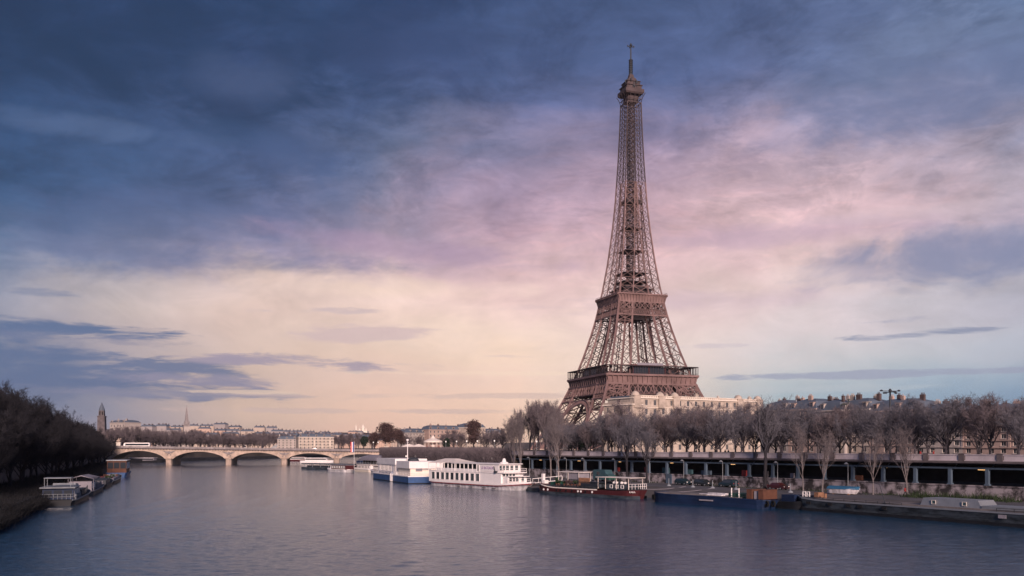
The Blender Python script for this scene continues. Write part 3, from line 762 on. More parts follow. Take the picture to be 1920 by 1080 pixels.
for x in piers:
    mb = MB(); w = 1.9
    mb.prism([(x-w, BW-.5), (x-w, 0), (x-w*.75, -1.6), (x, -2.6), (x+w*.75, -1.6), (x+w, 0), (x+w, BW-.5), (x, BW+1.5)], -3, 3.5)
    mb.prism([(x-w-.3, BW-.5), (x-w-.3, -.1), (x-w*.8, -1.9), (x, -3.0), (x+w*.8, -1.9), (x+w+.3, -.1), (x+w+.3, BW-.5)], 3.5, 4.05)
    mb.build('pier', M['stone_grey'] if False else M['stone'], BR)
    rl = MB(); zz = deckz(x)-2.3      # carved wreath and wings
    rl.lathe([(.55, 0), (.8, .5), (.75, 1.2), (.35, 1.7)], (x, -.1, zz-.8), 8, 1, .45)
    for s_ in (-1, 1):
        for k in range(5): rl.beam((x+s_*.5, -.2, zz+.3-.1*k), (x+s_*(3.6-.5*k), -.22, zz+1.0-.38*k), .2, .28)
        for k in range(4): rl.beam((x+s_*.4, -.2, zz-.6), (x+s_*(1.3-.1*k), -.2, zz-1.4-.25*k), .18, .2)
    rl.build('carved_eagle', M['stone_grey'], BR)
def along(mb, x0, x1, y, z, th, hh, n=1):
    mb.beam((x0, y, deckz(x0)+z), (x1, y, deckz(x1)+z), th, hh)
mb = MB()
for y in (-.35, BW+.35): along(mb, -6, BL+14, y, -.05, 1.0, .45)
n = 110
for i in range(n):
    x = -5+(BL+17)*i/n; mb.box((x, -.45, deckz(x)-.45), (.5, .6, .38))
mb.build('cornice', M['parapet_dark'], BR)
mb = MB()
for y in (-.35, BW+.35): along(mb, -6, BL+14, y, .72, .35, 1.1)
for i in range(60):
    x = -5+(BL+17)*i/60; mb.box((x, -.4, deckz(x)+.75), (.5, .5, 1.25))
mb.build('parapet', M['stone_grey'], BR)
mb = MB(); mb.add([(-40, .2, deckz(-16)), (BL+14, .2, deckz(BL+14)), (BL+14, BW-.2, deckz(BL+14)), (-40, BW-.2, deckz(-16))], [(0, 1, 2, 3)])
mb.build('roadway', M['asphalt'], BR)
def bw(x, y, z=0.0):     # bridge coordinates to the world
    c, s_ = math.cos(BRZ), math.sin(BRZ); return (BA.x+x*c-y*s_, BA.y+x*s_+y*c, deckz(x)+z)
# statues on pedestals
def statue():
    root = empty('statue_pedestal', (0, 0, 0), 0, 'x', 'monument')
    mb = MB(); mb.box((0, 0, .4), (4.2, 4.2, .8)); mb.box((0, 0, 2.6), (3.2, 3.2, 3.8)); mb.box((0, 0, 4.65), (3.9, 3.9, .35)); mb.box((0, 0, .95), (3.7, 3.7, .3))
    mb.build('pedestal', M['cream'], root)
    mb = MB()   # standing warrior beside a horse
    mb.loft([[(x*sx+ox, y*sy, z) for x, y in ((-.5, -.5), (.5, -.5), (.5, .5), (-.5, .5))] for z, sx, sy, ox in ((6.3, .6, .5, -1.5), (6.2, 1.0, .9, -1.0), (6.1, 1.1, 1.0, 0), (6.2, 1.2, 1.0, .9), (6.0, .6, .6, 1.4))][:0] or [[(ox, y*.9, z+dz) for y, dz in ((-.45, -.35), (.45, -.35), (.45, .5), (-.45, .5))] for ox, z in ((-1.4, 6.1), (-.6, 6.25), (.2, 6.2), (.9, 6.35), (1.25, 6.7))])
    mb.loft([[(ox, y*k, z+dz*k) for y, dz in ((-.3, -.3), (.3, -.3), (.3, .35), (-.3, .35))] for ox, z, k in ((.9, 6.6, 1.3), (1.25, 7.3, 1.0), (1.35, 7.9, .9), (1.75, 7.95, .7), (2.15, 7.55, .45))])
    for x, y in ((-1.2, -.3), (-1.1, .35), (.8, -.3), (.95, .3)): mb.tube((x, y, 6.0), (x+.1, y, 5.4), .22, .13, 6); mb.tube((x+.1, y, 5.4), (x, y, 4.82), .13, .14, 6)
    mb.tube((-1.4, 0, 6.3), (-1.8, 0, 5.4), .14, .06, 5)
    mb.build('horse_figure', M['stone'], root)
    mb = MB(); mb.lathe([(.3, 4.8), (.42, 5.6), (.5, 6.3), (.36, 6.9), (.5, 7.5), (.16, 7.75), (.24, 8.0), (.18, 8.35)], (0.2, -1.0, 0), 8, 1, .7)
    mb.tube((.6, -1, 7.4), (1.1, -.8, 7.9), .13, .09, 6); mb.tube((-.2, -1, 7.4), (-.5, -1.1, 6.6), .13, .09, 6)
    mb.build('warrior_figure', M['stone'], root); return root
stp = statue(); used = []
for x, y, l in ((bx(724.5), 1.5, 'horse and warrior statue, left one of the pair at the right bridge end'), (bx(741.5), 6, 'horse and warrior statue, right one of the pair at the right bridge end'),
                (bx(221), 2.0, 'pale statue pedestal at the left bridge end beside the coach')):
    p = bw(x, y, -.1); o = place(stp, used, p, BRZ, l, 'statue pedestals at the bridge ends', .72)
# coach on the bridge
def coach():
    root = empty('coach', (0, 0, 0), 0, 'long white coach with dark windows crossing the left end of the bridge', 'bus')
    mb = MB(); L_, H_ = 15.0, 3.3
    pr = [(-7.5, .45), (-7.5, 3.0), (-7.2, 3.3), (6.6, 3.3), (7.25, 2.8), (7.6, 1.2), (7.5, .45)]
    mb.loft([[(x, y, z) for x, z in pr] for y in (-1.25, 1.25)]); mb.build('body', M['white'], root)
    mb = MB(); mb.bb(-6.9, 6.4, -1.28, 1.28, 1.65, 2.75); mb.bb(7.0, 7.4, -1.1, 1.1, 1.4, 2.6); mb.build('windows', M['glass'], root)
    for x in (-4.6, 4.8):
        for s_ in (-1, 1): w = MB(); w.tube((x, s_*1.0, .5), (x, s_*1.3, .5), .5, .5, 12); w.build('wheel', M['rubber'], root)
    mb = MB(); mb.bb(-3.5, 2.5, -1.29, 1.29, .7, 1.25); mb.build('stripe', M['orange'], root)
    return root
c = coach(); c.location = bw(bx(253), 5.5, 0); c.rotation_euler = (0, 0, BRZ+math.pi)

# ------------------------------------------------------------------ cars
def car(kind):
    root = empty('parked_car', (0, 0, 0), 0, 'x', 'car')
    P_ = {'hatch': [(-1.95, .35), (-2.0, .85), (-1.85, 1.0), (-1.55, 1.42), (.35, 1.45), (1.1, .98), (1.85, .85), (2.0, .6), (1.98, .32)],
          'estate': [(-2.2, .35), (-2.25, .9), (-2.05, 1.38), (-1.7, 1.48), (.4, 1.46), (1.15, .98), (2.05, .84), (2.22, .6), (2.2, .32)],
          'sedan': [(-2.15, .35), (-2.2, .9), (-1.5, .98), (-.95, 1.4), (.35, 1.42), (1.15, .96), (2.05, .82), (2.2, .6), (2.18, .32)],
          'mpv': [(-2.1, .35), (-2.15, 1.0), (-1.95, 1.6), (-1.5, 1.7), (.6, 1.66), (1.5, 1.05), (2.0, .92), (2.15, .6), (2.1, .32)]}[kind[0]]
    mb = MB()
    rings = []
    for y, k, tz in ((-.86, .97, 0), (-.8, 1, 0), (.8, 1, 0), (.86, .97, 0)):
        rings.append([(x*k, y if z < 1.02 else y*.84, z if z > .5 else z) for x, z in P_])
    mb.loft(rings); mb.build('body', M[kind[1]], root)
    top = [p for p in P_ if p[1] >= .95]
    x0, x1 = top[0][0]+.22, top[-1][0]-.3; zt = max(p[1] for p in P_)
    for s_ in (-1, 1):
        mb = MB(); mb.add([(x0+.15, s_*.83, 1.0), (x1+.05, s_*.83, .98), (x1-.6, s_*.735, zt-.12), (x0+.3, s_*.735, zt-.12)], [(0, 1, 2, 3), (3, 2, 1, 0)]); mb.build('side_window', M['glass'], root)
    for x, y in ((-1.3, -1), (-1.3, 1), (1.3, -1), (1.3, 1)):
        w = MB(); w.tube((x, y*.68, .32), (x, y*.88, .32), .32, .32, 12); wo_ = w.build('wheel', M['rubber'], root)
        w = MB(); w.tube((x, y*.87, .32), (x, y*.895, .32), .18, .18, 8); w.build('rim', M['metal'], wo_)
    for y in (-.6, .6): w = MB(); w.box((P_[-2][0]-.06, y, .7), (.1, .3, .14)); w.build('headlight', M['white'], root)
    for y in (-.66, .66): w = MB(); w.box((P_[1][0]+.03, y, .85), (.08, .22, .2)); w.build('tail_light', M['red'], root)
    return root
def onquay(pxl, z, off):     # point on the right quay seen at a photo column, off metres in front of the retaining wall
    k = (pxl-960)/F; ox, oy = 47-NR[0]*off, 195-NR[1]*off
    t_ = (ox-k*oy)/(k*D[1]-D[0]); return (ox+D[0]*t_, oy+D[1]*t_, z)
for pxl, kd, fl, l, off in ((1281, ('hatch', 'carpaint'), 0, 'dark hatchback parked nearest the blue metal door in the quay wall', 3.2), (1319, ('estate', 'carpaint2'), 0, 'dark estate car parked in the middle of the three dark cars', 3.2),
                       (1366, ('mpv', 'carpaint'), math.pi, 'dark people carrier parked on the quay with a sloping nose', 3.2), (1459, ('sedan', 'carpaint_red'), 0, 'dark red saloon parked alone on the quay behind the blue barge stern', 3.2)):
    c = car(kd); c.location = onquay(pxl, 2.5, off); c.rotation_euler = (0, 0, WRZ+math.pi*(1 if fl == 0 else 0)); tag(c, l, None, 'cars parked along the quay')
def van():
    root = empty('delivery_van', (0, 0, 0), 0, 'dark green camper van parked on the quay beside the red barge', 'van')
    pr = [(-2.7, .4), (-2.75, 2.3), (-2.5, 2.5), (1.3, 2.5), (1.8, 1.7), (2.6, 1.35), (2.75, .9), (2.7, .4)]
    mb = MB(); mb.loft([[(x, y, z) for x, z in pr] for y in (-1, 1)]); mb.build('body', M['teal'], root)
    for s_ in (-1, 1): mb = MB(); mb.box((-.9, s_*1.01, 1.7), (1.0, .04, .7)); mb.build('side_window', M['glass'], root)
    mb = MB(); mb.bb(1.35, 2.82, -1.02, 1.02, .5, 1.3); mb.build('bonnet', M['green'], root)
    for x in (-1.7, 1.7):
        for s_ in (-1, 1): w = MB(); w.tube((x, s_*.8, .38), (x, s_*1.03, .38), .38, .38, 12); w.build('wheel', M['rubber'], root)
    return root
v = van(); v.location = onquay(1133, 2.5, 5.5); v.rotation_euler = (0, 0, WRZ+math.pi); v.scale = (1.15, 1.1, 1.15)

# ------------------------------------------------------------------ people
def person_mesh(pose):
    J = {'walk': [(0, 0, .92), (0, 0, 1.2), (0, 0, 1.45), (0, 0, 1.54), (.02, 0, 1.66), (.02, 0, 1.76), (-.1, .1, .9), (.14, .1, .5), (.02, .1, .06), (.14, .1, .03), (-.1, -.1, .9), (-.08, -.1, .5), (-.3, -.1, .08), (-.18, -.1, .03), (0, .2, 1.42), (-.06, .25, 1.14), (.1, .24, .9), (0, -.2, 1.42), (.06, -.25, 1.14), (.22, -.22, .95)],
         'ride': [(-.1, 0, .98), (.02, 0, 1.22), (.16, 0, 1.42), (.2, 0, 1.5), (.24, 0, 1.6), (.25, 0, 1.7), (-.1, .1, .95), (.3, .1, .85), (.2, .1, .42), (.34, .1, .4), (-.1, -.1, .95), (.22, -.1, .7), (.02, -.1, .3), (.16, -.1, .28), (.14, .2, 1.38), (.28, .26, 1.16), (.5, .22, 1.08), (.14, -.2, 1.38), (.28, -.26, 1.16), (.5, -.22, 1.08)]}[pose]
    Rr = [.15, .14, .15, .07, .1, .085, .1, .07, .05, .045, .1, .07, .05, .045, .07, .05, .04, .07, .05, .04]
    Eg = [(0, 1), (1, 2), (2, 3), (3, 4), (4, 5), (0, 6), (6, 7), (7, 8), (8, 9), (0, 10), (10, 11), (11, 12), (12, 13), (2, 14), (14, 15), (15, 16), (2, 17), (17, 18), (18, 19)]
    me = bpy.data.meshes.new('tmp'); me.from_pydata(J, Eg, []); o = bpy.data.objects.new('tmp', me); COL.objects.link(o)
    sk = o.modifiers.new('s', 'SKIN'); sub = o.modifiers.new('b', 'SUBSURF'); sub.levels = 1
    for i, d in enumerate(me.skin_vertices[0].data): d.radius = (Rr[i], Rr[i]); d.use_root = (i == 0)
    dg = bpy.context.evaluated_depsgraph_get(); ev = o.evaluated_get(dg); m2 = bpy.data.meshes.new_from_object(ev)
    bpy.data.objects.remove(o); bpy.data.meshes.remove(me)
    for m_ in ('jacket_dark', 'skin', 'jacket_red', 'canvas'): m2.materials.append(M[m_])
    return m2
def dress(me, jacket):
    m2 = me.copy(); 
    for p in m2.polygons:
        z = p.center.z; p.use_smooth = True
        p.material_index = 1 if 1.56 < z < 1.72 and p.normal.x > .1 else (jacket if .9 < z <= 1.53 else 0)
    return m2
pm = {}
for pose in ('walk', 'ride'):
    m_ = person_mesh(pose)
    for j in (0, 2, 3): pm[pose, j] = dress(m_, j)
def person(loc, rz, pose='walk', jacket=0, label='', group=None, sc=1.0):
    o = bpy.data.objects.new('person', pm[pose, jacket]); COL.objects.link(o); o.location = loc; o.rotation_euler = (0, 0, rz); o.scale = (sc, sc, sc)
    return tag(o, label, 'person', group)
person(onquay(1697, 2.5, 4.5), WRZ, 'walk', 2, 'person in a red jacket walking on the quay beside the grey barge cabin')
person(onquay(1476, 2.5, 4.0), WRZ, 'walk', 0, 'person in dark clothes walking beside the dark red saloon')
bp_ = onquay(1610, 2.5, 4.8)
person(bp_, WRZ, 'ride', 0, 'person in dark clothes riding a bicycle behind the blue covered dinghy')
bk = empty('bicycle', bp_, WRZ, 'dark bicycle ridden along the quay behind the blue covered dinghy', 'bicycle')
for x in (-.5, .55):
    mb = MB(); n = 16
    for i in range(n):
        a, b_ = 2*math.pi*i/n, 2*math.pi*(i+1)/n; mb.beam((x+.33*math.cos(a), 0, .34+.33*math.sin(a)), (x+.33*math.cos(b_), 0, .34+.33*math.sin(b_)), .04)
    mb.build('wheel', M['rubber'], bk)
mb = MB()
for a, b_ in (((-.5, 0, .34), (-.1, 0, .85)), ((-.5, 0, .34), (0, 0, .32)), ((0, 0, .32), (-.12, 0, .88)), ((0, 0, .32), (.42, 0, .85)), ((-.1, 0, .8), (.42, 0, .85)), ((.55, 0, .34), (.4, 0, 1.02)), ((.42, -.25, 1.04), (.42, .25, 1.04))): mb.beam(a, b_, .045)
mb.build('frame', M['metal_dark'], bk)
rng = random.Random(3)
pl = ['beside the coach', 'over the second arch', 'over the middle arch', 'near the flag banner', 'near the right bridge end']
for i, pxl in enumerate((300, 345, 392, 446, 470, 498, 560, 604, 645, 700)):
    lbl = 'person in %s clothes on the bridge %s' % (('dark', 'light')[i % 3 == 1], ['between the coach and the second arch', 'above the left half of the second arch', 'above the right half of the second arch', 'just right of the second bridge pier', 'above the left half of the middle arch', 'above the right half of the middle arch', 'in front of the metal footbridge arch', 'in front of the long cream building', 'just left of the tricolour banner', 'just left of the two statue pedestals'][i])
    person(bw(bx(pxl), 1.2, 0), BRZ+(0 if i % 2 else math.pi), 'walk', (0, 3, 2)[i % 3], lbl, 'people crossing the bridge')
for i, (pxl, kd) in enumerate(((378, ('hatch', 'carpaint_red')), (458, ('sedan', 'white')), (590, ('mpv', 'carpaint_red')), (515, ('hatch', 'white')))):
    c = car(kd); c.name = 'car'; c.location = bw(bx(pxl), 7.5, 0); c.rotation_euler = (0, 0, BRZ); tag(c, ['small red car driving over the second arch of the bridge', 'white saloon driving over the bridge left of the metal footbridge arch', 'red people carrier driving in front of the long cream building', 'small white car at the left foot of the metal footbridge arch'][i], None, 'cars crossing the bridge')

# ================================================================== boats
def hull_rings(L, B, sheer, bow, stern, z0, z1f, rake=2.0, blunt=.25, sblunt=.6, grow=0.0, tum=.9):
    """rings across the boat; each ring: right-top, right-bottom, left-bottom, left-top"""
    rings = []
    n = 26
    for i in range(n+1):
        u = -1+2*i/n; x = u*L/2; k = 1.0
        if x > L/2-bow:
            s_ = (x-(L/2-bow))/bow; k = max(blunt*.3, (1-s_**2.2)*(1-blunt*.3)+blunt*.3)
        if x < -L/2+stern:
            s_ = (-L/2+stern-x)/stern; k = 1-(1-sblunt)*s_**2
        zt = z1f(u); b_ = B/2*k+grow
        fr = max(0, (x-(L/2-bow))/bow)**1.5*rake
        rings.append([(x, -b_, zt), (x-fr*.5, -b_*tum-.0, max(z0, zt*.45)), (x-fr, -b_*tum*.93, z0), (x-fr, b_*tum*.93, z0), (x-fr*.5, b_*tum, max(z0, zt*.45)), (x, b_, zt)])
    return rings
def boat(name, pa, pb, B, label, cat='boat', group=None, z=0, side=None):
    pa, pb = Vector(pa), Vector(pb); d = (pb-pa); L = d.length; d.normalize(); left = Vector((-d.y, d.x))
    c = (pa+pb)/2+left*B/2
    return empty(name, (c.x, c.y, z), math.atan2(d.y, d.x), label, cat, group), L
def hull(root, L, B, sheer, m, bow=6, stern=4, z0=-.6, **k):
    mb = MB(); mb.loft(hull_rings(L, B, None, bow, stern, z0, sheer, **k)); return mb.build('hull', m, root)
def band(root, L, B, sheer, zlo, zhi, m, name, bow, stern, x0=-1, x1=1, grow=.04, **k):
    """painted or moulded belt running round the hull between two heights below the sheer"""
    rr = hull_rings(L, B, None, bow, stern, -.6, sheer, grow=grow, **k); mb = MB()
    for r0, r1 in zip(rr, rr[1:]):
        if r0[0][0] < x0*L/2-.01 or r1[0][0] > x1*L/2+.01: continue
        for q0, q1 in ((r0[0], r1[0]), (r0[5], r1[5])):
            a, b_ = (q0[0], q0[1], q0[2]+zlo), (q1[0], q1[1], q1[2]+zlo); c, d = (q1[0], q1[1], q1[2]+zhi), (q0[0], q0[1], q0[2]+zhi)
            s_ = .05 if q0[1] > 0 else -.05
            mb.loft([[a, (a[0], a[1]-s_*2, a[2]), (d[0], d[1]-s_*2, d[2]), d], [b_, (b_[0], b_[1]-s_*2, b_[2]), (c[0], c[1]-s_*2, c[2]), c]])
    return mb.build(name, m, root)
def windows(root, xs, w, z0, z1, y, name='window', fr=.09, th=.1, slant=0, m='glass', fm='white'):
    for x in xs:
        f_ = MB(); s_ = -1 if y < 0 else 1
        for a, b_, c, d in ((x-w/2-fr, x+w/2+fr, z1, z1+fr), (x-w/2-fr, x+w/2+fr, z0-fr, z0), (x-w/2-fr, x-w/2, z0, z1), (x+w/2, x+w/2+fr, z0, z1)):
            f_.bb(a, b_, y, y+s_*th, c, d)
        o = f_.build(name, M[fm], root)
        g = MB(); g.bb(x-w/2, x+w/2, y-s_*.02, y+s_*.03, z0, z1); g.build('pane', M[('glass', 'glass_mid', 'glass_pale', 'glass_mid')[int(abs(x)*3.7) % 4]] if m == 'glass' else M[m], o)
def rail(root, pts, h=1.0, step=1.6, m='white', r=.035, name='railing', bars=2):
    mb = MB()
    for a, b_ in zip(pts, pts[1:]):
        a, b_ = Vector(a), Vector(b_); n = max(1, int((b_-a).length/step))
        for i in range(n+1):
            p = a+(b_-a)*i/n; mb.beam(p, p+Vector((0, 0, h)), r*2)
        for k in range(bars): 
            z = Vector((0, 0, h*(k+1)/bars)); mb.beam(a+z, b_+z, r*2)
    return mb.build(name, M[m], root)
def text_obj(name, body, size, loc, m, parent, rot):
    cu = bpy.data.curves.new(name, 'FONT'); cu.body = body; cu.size = size; cu.extrude = .02; cu.align_x = 'CENTER'; cu.align_y = 'CENTER'
    o = bpy.data.objects.new(name, cu); COL.objects.link(o); o.parent = parent; o.location = loc; o.rotation_euler = rot; cu.materials.append(m)
    dg = bpy.context.evaluated_depsgraph_get(); me = bpy.data.meshes.new_from_object(o.evaluated_get(dg)); bpy.data.objects.remove(o)
    o = bpy.data.objects.new(name, me); COL.objects.link(o); o.parent = parent; o.location = loc; o.rotation_euler = rot
    if not me.materials: me.materials.append(m)
    return o

# --- white double-deck restaurant boat
def windows_x(root, ys, w, z0, z1, x, fr=.09):
    for y in ys:
        f_ = MB(); f_.bb(x, x+.1, y-w/2-fr, y+w/2+fr, z1, z1+fr); f_.bb(x, x+.1, y-w/2-fr, y+w/2+fr, z0-fr, z0); f_.bb(x, x+.1, y-w/2-fr, y-w/2, z0, z1); f_.bb(x, x+.1, y+w/2, y+w/2+fr, z0, z1)
        o = f_.build('window', M['white'], root); g = MB(); g.bb(x-.02, x+.03, y-w/2, y+w/2, z0, z1); g.build('pane', M[('glass_mid', 'glass_pale', 'glass')[int(abs(y)*2.3) % 3]], o)
rt, L = boat('restaurant_boat', (-24, 260), (2.2, 223.5), 7.6, 'large white double-deck restaurant boat with a cream tent over its stern')
SX = lambda s_: (s_-.5)*L
hk = dict(rake=4.0, sblunt=.85, blunt=.5)
sh = lambda u: 1.25+.8*max(0, (u-.45)/.55)**1.6+.12*max(0, -u-.6)
hull(rt, L, 7.6, sh, M['white_dirty'], 11, 3, **hk)
band(rt, L, 7.6, sh, -.12, .3, M['white'], 'gunwale', 11, 3, **hk)
band(rt, L, 7.6, sh, -.36, -.2, M['red'], 'red_stripe', 11, 3, grow=.03, **hk)
mb = MB(); mb.bb(SX(0), SX(.80), -3.55, 3.55, 1.3, 4.25); mb.bb(SX(.801), SX(.85), -3.0, 3.0, 1.4, 3.4); lo = mb.build('lower_deck', M['white'], rt)
windows(lo, [SX(.055+.0565*i) for i in range(10)], 1.65, 2.0, 3.9, -3.57)
windows_x(lo, (-2.7, -1.7, -.7, .4), .75, 3.45, 4.1, SX(.803)); windows_x(lo, (-2.2, -1.2, -.2, 1.6), .8, 2.2, 3.2, SX(.852))
mb = MB(); mb.bb(SX(.005), SX(.60), -3.65, 3.65, 4.27, 4.4); mb.bb(SX(.6), SX(.83), -3.7, 3.7, 4.27, 4.45); mb.bb(SX(.83), SX(.875), -3.1, 3.1, 3.42, 3.55); mb.build('deck', M['white'], rt)
mb = MB(); mb.bb(SX(.55), SX(.775), -3.45, 3.45, 4.4, 6.5); mb.bb(SX(.3), SX(.55), -3.3, -3.1, 4.4, 4.9); up_ = mb.build('upper_deck', M['white'], rt)
windows_x(up_, (-2.85, -2.0, -.8, .6, 2.1), .95, 5.0, 6.2, SX(.777)); windows(up_, [SX(.565)], .8, 4.7, 6.2, -3.47)
mb = MB(); mb.bb(SX(.27), SX(.79), -3.7, 3.7, 6.5, 6.68); mb.build('roof', M['white'], rt)
mb = MB()
for i in range(11): x = SX(.09+.046*i); mb.bb(x-.1, x+.1, -3.6, -3.42, 4.4, 6.5); mb.bb(x-.1, x+.1, 3.42, 3.6, 4.4, 6.5)
mb.bb(SX(.1), SX(.55), -3.55, -3.47, 4.4, 5.15); mb.bb(SX(.1), SX(.55), 3.47, 3.55, 4.4, 5.15); mb.build('gallery_post', M['white'], rt)
mb = MB(); mb.bb(SX(.12), SX(.55), -2.2, 2.2, 4.4, 6.4); mb.build('saloon', M['glass'], rt)
mb = MB(); x0, x1 = SX(.0), SX(.31)
mb.loft([[(x0-.3, -3.8, 6.45), (x0-.3, 3.8, 6.45)], [(x0+2.8, -2.0, 7.35), (x0+2.8, 2.0, 7.35)], [(x0+4.2, -.6, 7.75), (x0+4.2, .6, 7.75)], [(x1-4.5, -.6, 7.75), (x1-4.5, .6, 7.75)], [(x1-2.4, -2.2, 7.2), (x1-2.4, 2.2, 7.2)], [(x1, -3.8, 6.7), (x1, 3.8, 6.7)]], close=False, caps=False)
for s_ in (-1, 1): mb.add([(x0-.3, s_*3.8, 6.45), (x1, s_*3.8, 6.7), (x1-2.4, s_*2.2, 7.2), (x1-4.5, s_*.6, 7.75), (x0+4.2, s_*.6, 7.75), (x0+2.8, s_*2, 7.35)], [(0, 1, 2, 3, 4, 5), (5, 4, 3, 2, 1, 0)])
mb.build('tent_roof', M['canvas'], rt)
mb = MB()
for x in (x0, (x0+x1)/2, x1):
    for y in (-3.65, 3.65): mb.bb(x-.06, x+.06, y-.06, y+.06, 4.3, 6.6)
mb.build('tent_pole', M['white'], rt)
rail(rt, [(SX(.0), -3.6, 4.3), (SX(.12), -3.6, 4.3)], 1.0); rail(rt, [(SX(.79), -3.6, 4.45), (SX(.828), -3.6, 4.45), (SX(.828), 3.6, 4.45)], 1.0)
rail(rt, [(SX(.85), -3.2, 1.8), (SX(.93), -2.2, 2.0), (SX(.99), -.5, 2.2)], 1.0)
mb = MB(); mb.bb(SX(.60), SX(.725), -3.52, -3.46, 4.75, 6.25); mb.bb(SX(.6), SX(.725), -3.56, -3.46, 4.62, 4.7); sg = mb.build('sign_board', M['white'], rt)
text_obj('lettering', 'LE BATEAUX', 1.0, (SX(.6625), -3.55, 5.5), M['purple'], sg, (R(90), 0, 0))
mb = MB(); mb.beam((SX(.735), -3.7, 6.0), (SX(.75), -3.8, 4.6), .16); mb.box((SX(.755), -3.8, 4.6), (1.0, .5, .5)); mb.build('davit', M['metal_dark'], rt)
mb = MB(); mb.lathe([(1.1, 0), (1.1, .3), (.6, .45), (.35, 1.2), (.2, 1.35)], (SX(.72), 0, 6.68), 10); mb.build('funnel', M['white'], rt)
mb = MB()
for s_ in (.22, .36, .5, .64, .74): mb.box((SX(s_), -3.92, .35), (1.6, .22, .16))
mb.build('fender', M['black'], rt)

# --- blue hulled landing boat
rt, L = boat('restaurant_boat', (-48, 312), (-31, 271), 12.5, 'white flat-roofed floating restaurant on a wide bright blue hull with a tall white mast')
mb = MB(); h_ = L/2
pl_ = [(-h_, -6.0), (h_, -6.25), (h_+.6, 2.5), (h_-2, 6.2), (-h_+3, 6.2), (-h_, 3)]
mb.prism(pl_, -.5, 2.0); mb.build('hull', M['blue'], rt)
mb = MB(); mb.prism([(x*1.006, y*1.02) for x, y in pl_], 2.0, 2.3); mb.build('deck', M['white'], rt)
mb = MB(); mb.prism([(x*1.004, y*1.01) for x, y in pl_], -.5, .22); mb.build('waterline_stripe', M['hull_black'], rt)
mb = MB(); mb.bb(-h_+2.5, 3, -4.9, 5, 2.3, 6.2); mb.bb(-h_+2.2, 3.4, -5.2, 5.4, 5.3, 7.2); fore = mb.build('cabin', M['white'], rt)
windows(fore, [-h_+5.2+1.75*i for i in range(9)]+[2.0], 1.2, 3.2, 5.0, -4.92)
mb = MB(); mb.bb(-h_+6, 0, -5.6, -5.0, 2.3, 3.0); mb.build('planter', M['blue'], rt)
mb = MB(); mb.bb(7.5, h_-1.5, -5.2, 5, 2.3, 5.7); mb.bb(3.2, 7.4, -3.5, 5, 2.3, 5.6); aft = mb.build('cabin', M['cream'], rt)
mb = MB(); mb.bb(6.8, h_-.9, -5.7, 5.6, 4.5, 6.6); mb.build('roof', M['white'], rt)
mb = MB(); mb.bb(h_-1.5, h_-1.42, -3.5, -1.5, 3.6, 5.2); mb.bb(h_-1.45, h_-1.2, -3.3, 1.2, 4.05, 4.2); mb.build('shutter', M['canvas_grey'], rt)
mb = MB(); mb.bb(4.3, 5.6, -3.6, -3.5, 2.4, 4.6); mb.build('door', M['blue'], aft)
mb = MB(); mb.tube((6.5, -2, 5.6), (6.5, -2, 13.2), .17, .1, 8); mb.beam((5.5, -2, 12.4), (7.5, -2, 12.4), .12); mb.box((6.5, -2, 6.3), (.8, .8, 1.2)); mb.lathe([(.3, 12.9), (.45, 13.2), (.3, 13.5)], (6.5, -2, 0), 8); mb.build('mast', M['white'], rt)
mb = MB(); mb.lathe([(1.8, 0), (1.7, .6), (.9, 1.1)], (9.5, -1, 6.6), 12); mb.build('roof_vent', M['metal_dark'], rt)
rail(rt, [(-h_+.4, -5.9, 2.3), (h_-.2, -6.1, 2.3), (h_+.3, 2.2, 2.3)], 1.0, 1.8)
mb = MB(); mb.lathe([(.05, 0), (.62, .05), (.62, .3), (.05, .35)], (0, 0, 0), 12); o = mb.build('lifebuoy', M['orange'], rt, (6.4, -3.7, 3.4)); o.rotation_euler = (R(90), 0, 0)
for x in (2.5, 4.0): mb = MB(); mb.bb(x-.25, x+.25, -6.65, -6.3, .1, 2.6); mb.build('fender', M['white_dirty'], rt)
for x, c_ in ((3.4, 0), (4.7, 2), (1.2, 0)):
    pass
# --- gangway between the white boat and the red barge
mb = MB(); mb.beam((5.2, 228, 1.9), (12.5, 226, 2.75), 1.3, .15)
for s_ in (-.6, .6):
    mb.beam((5.2, 228+s_, 3.0), (12.5, 226+s_, 3.8), .08)
    for k in range(6): mb.beam((5.2+1.46*k, 228+s_-.4*k, 1.95+.17*k), (5.2+1.46*k, 228+s_-.4*k, 3.0+.16*k), .06)
tag(mb.build('gangway', M['white']), 'white gangway leading from the bow of the double-deck boat to the quay', 'gangway')
rt, L = boat('mooring_pontoon', (3.5, 228), (8.5, 219), 4.0, 'low dark mooring pontoon between the white double-deck boat and the red barge', 'pontoon')
mb = MB(); mb.bb(-L/2, L/2, -2, 2, -.4, .9); mb.build('hull', M['hull_grey'], rt); mb = MB(); mb.bb(-L/2-.1, L/2+.1, -2.1, 2.1, .9, 1.05); mb.build('deck', M['deck'], rt)

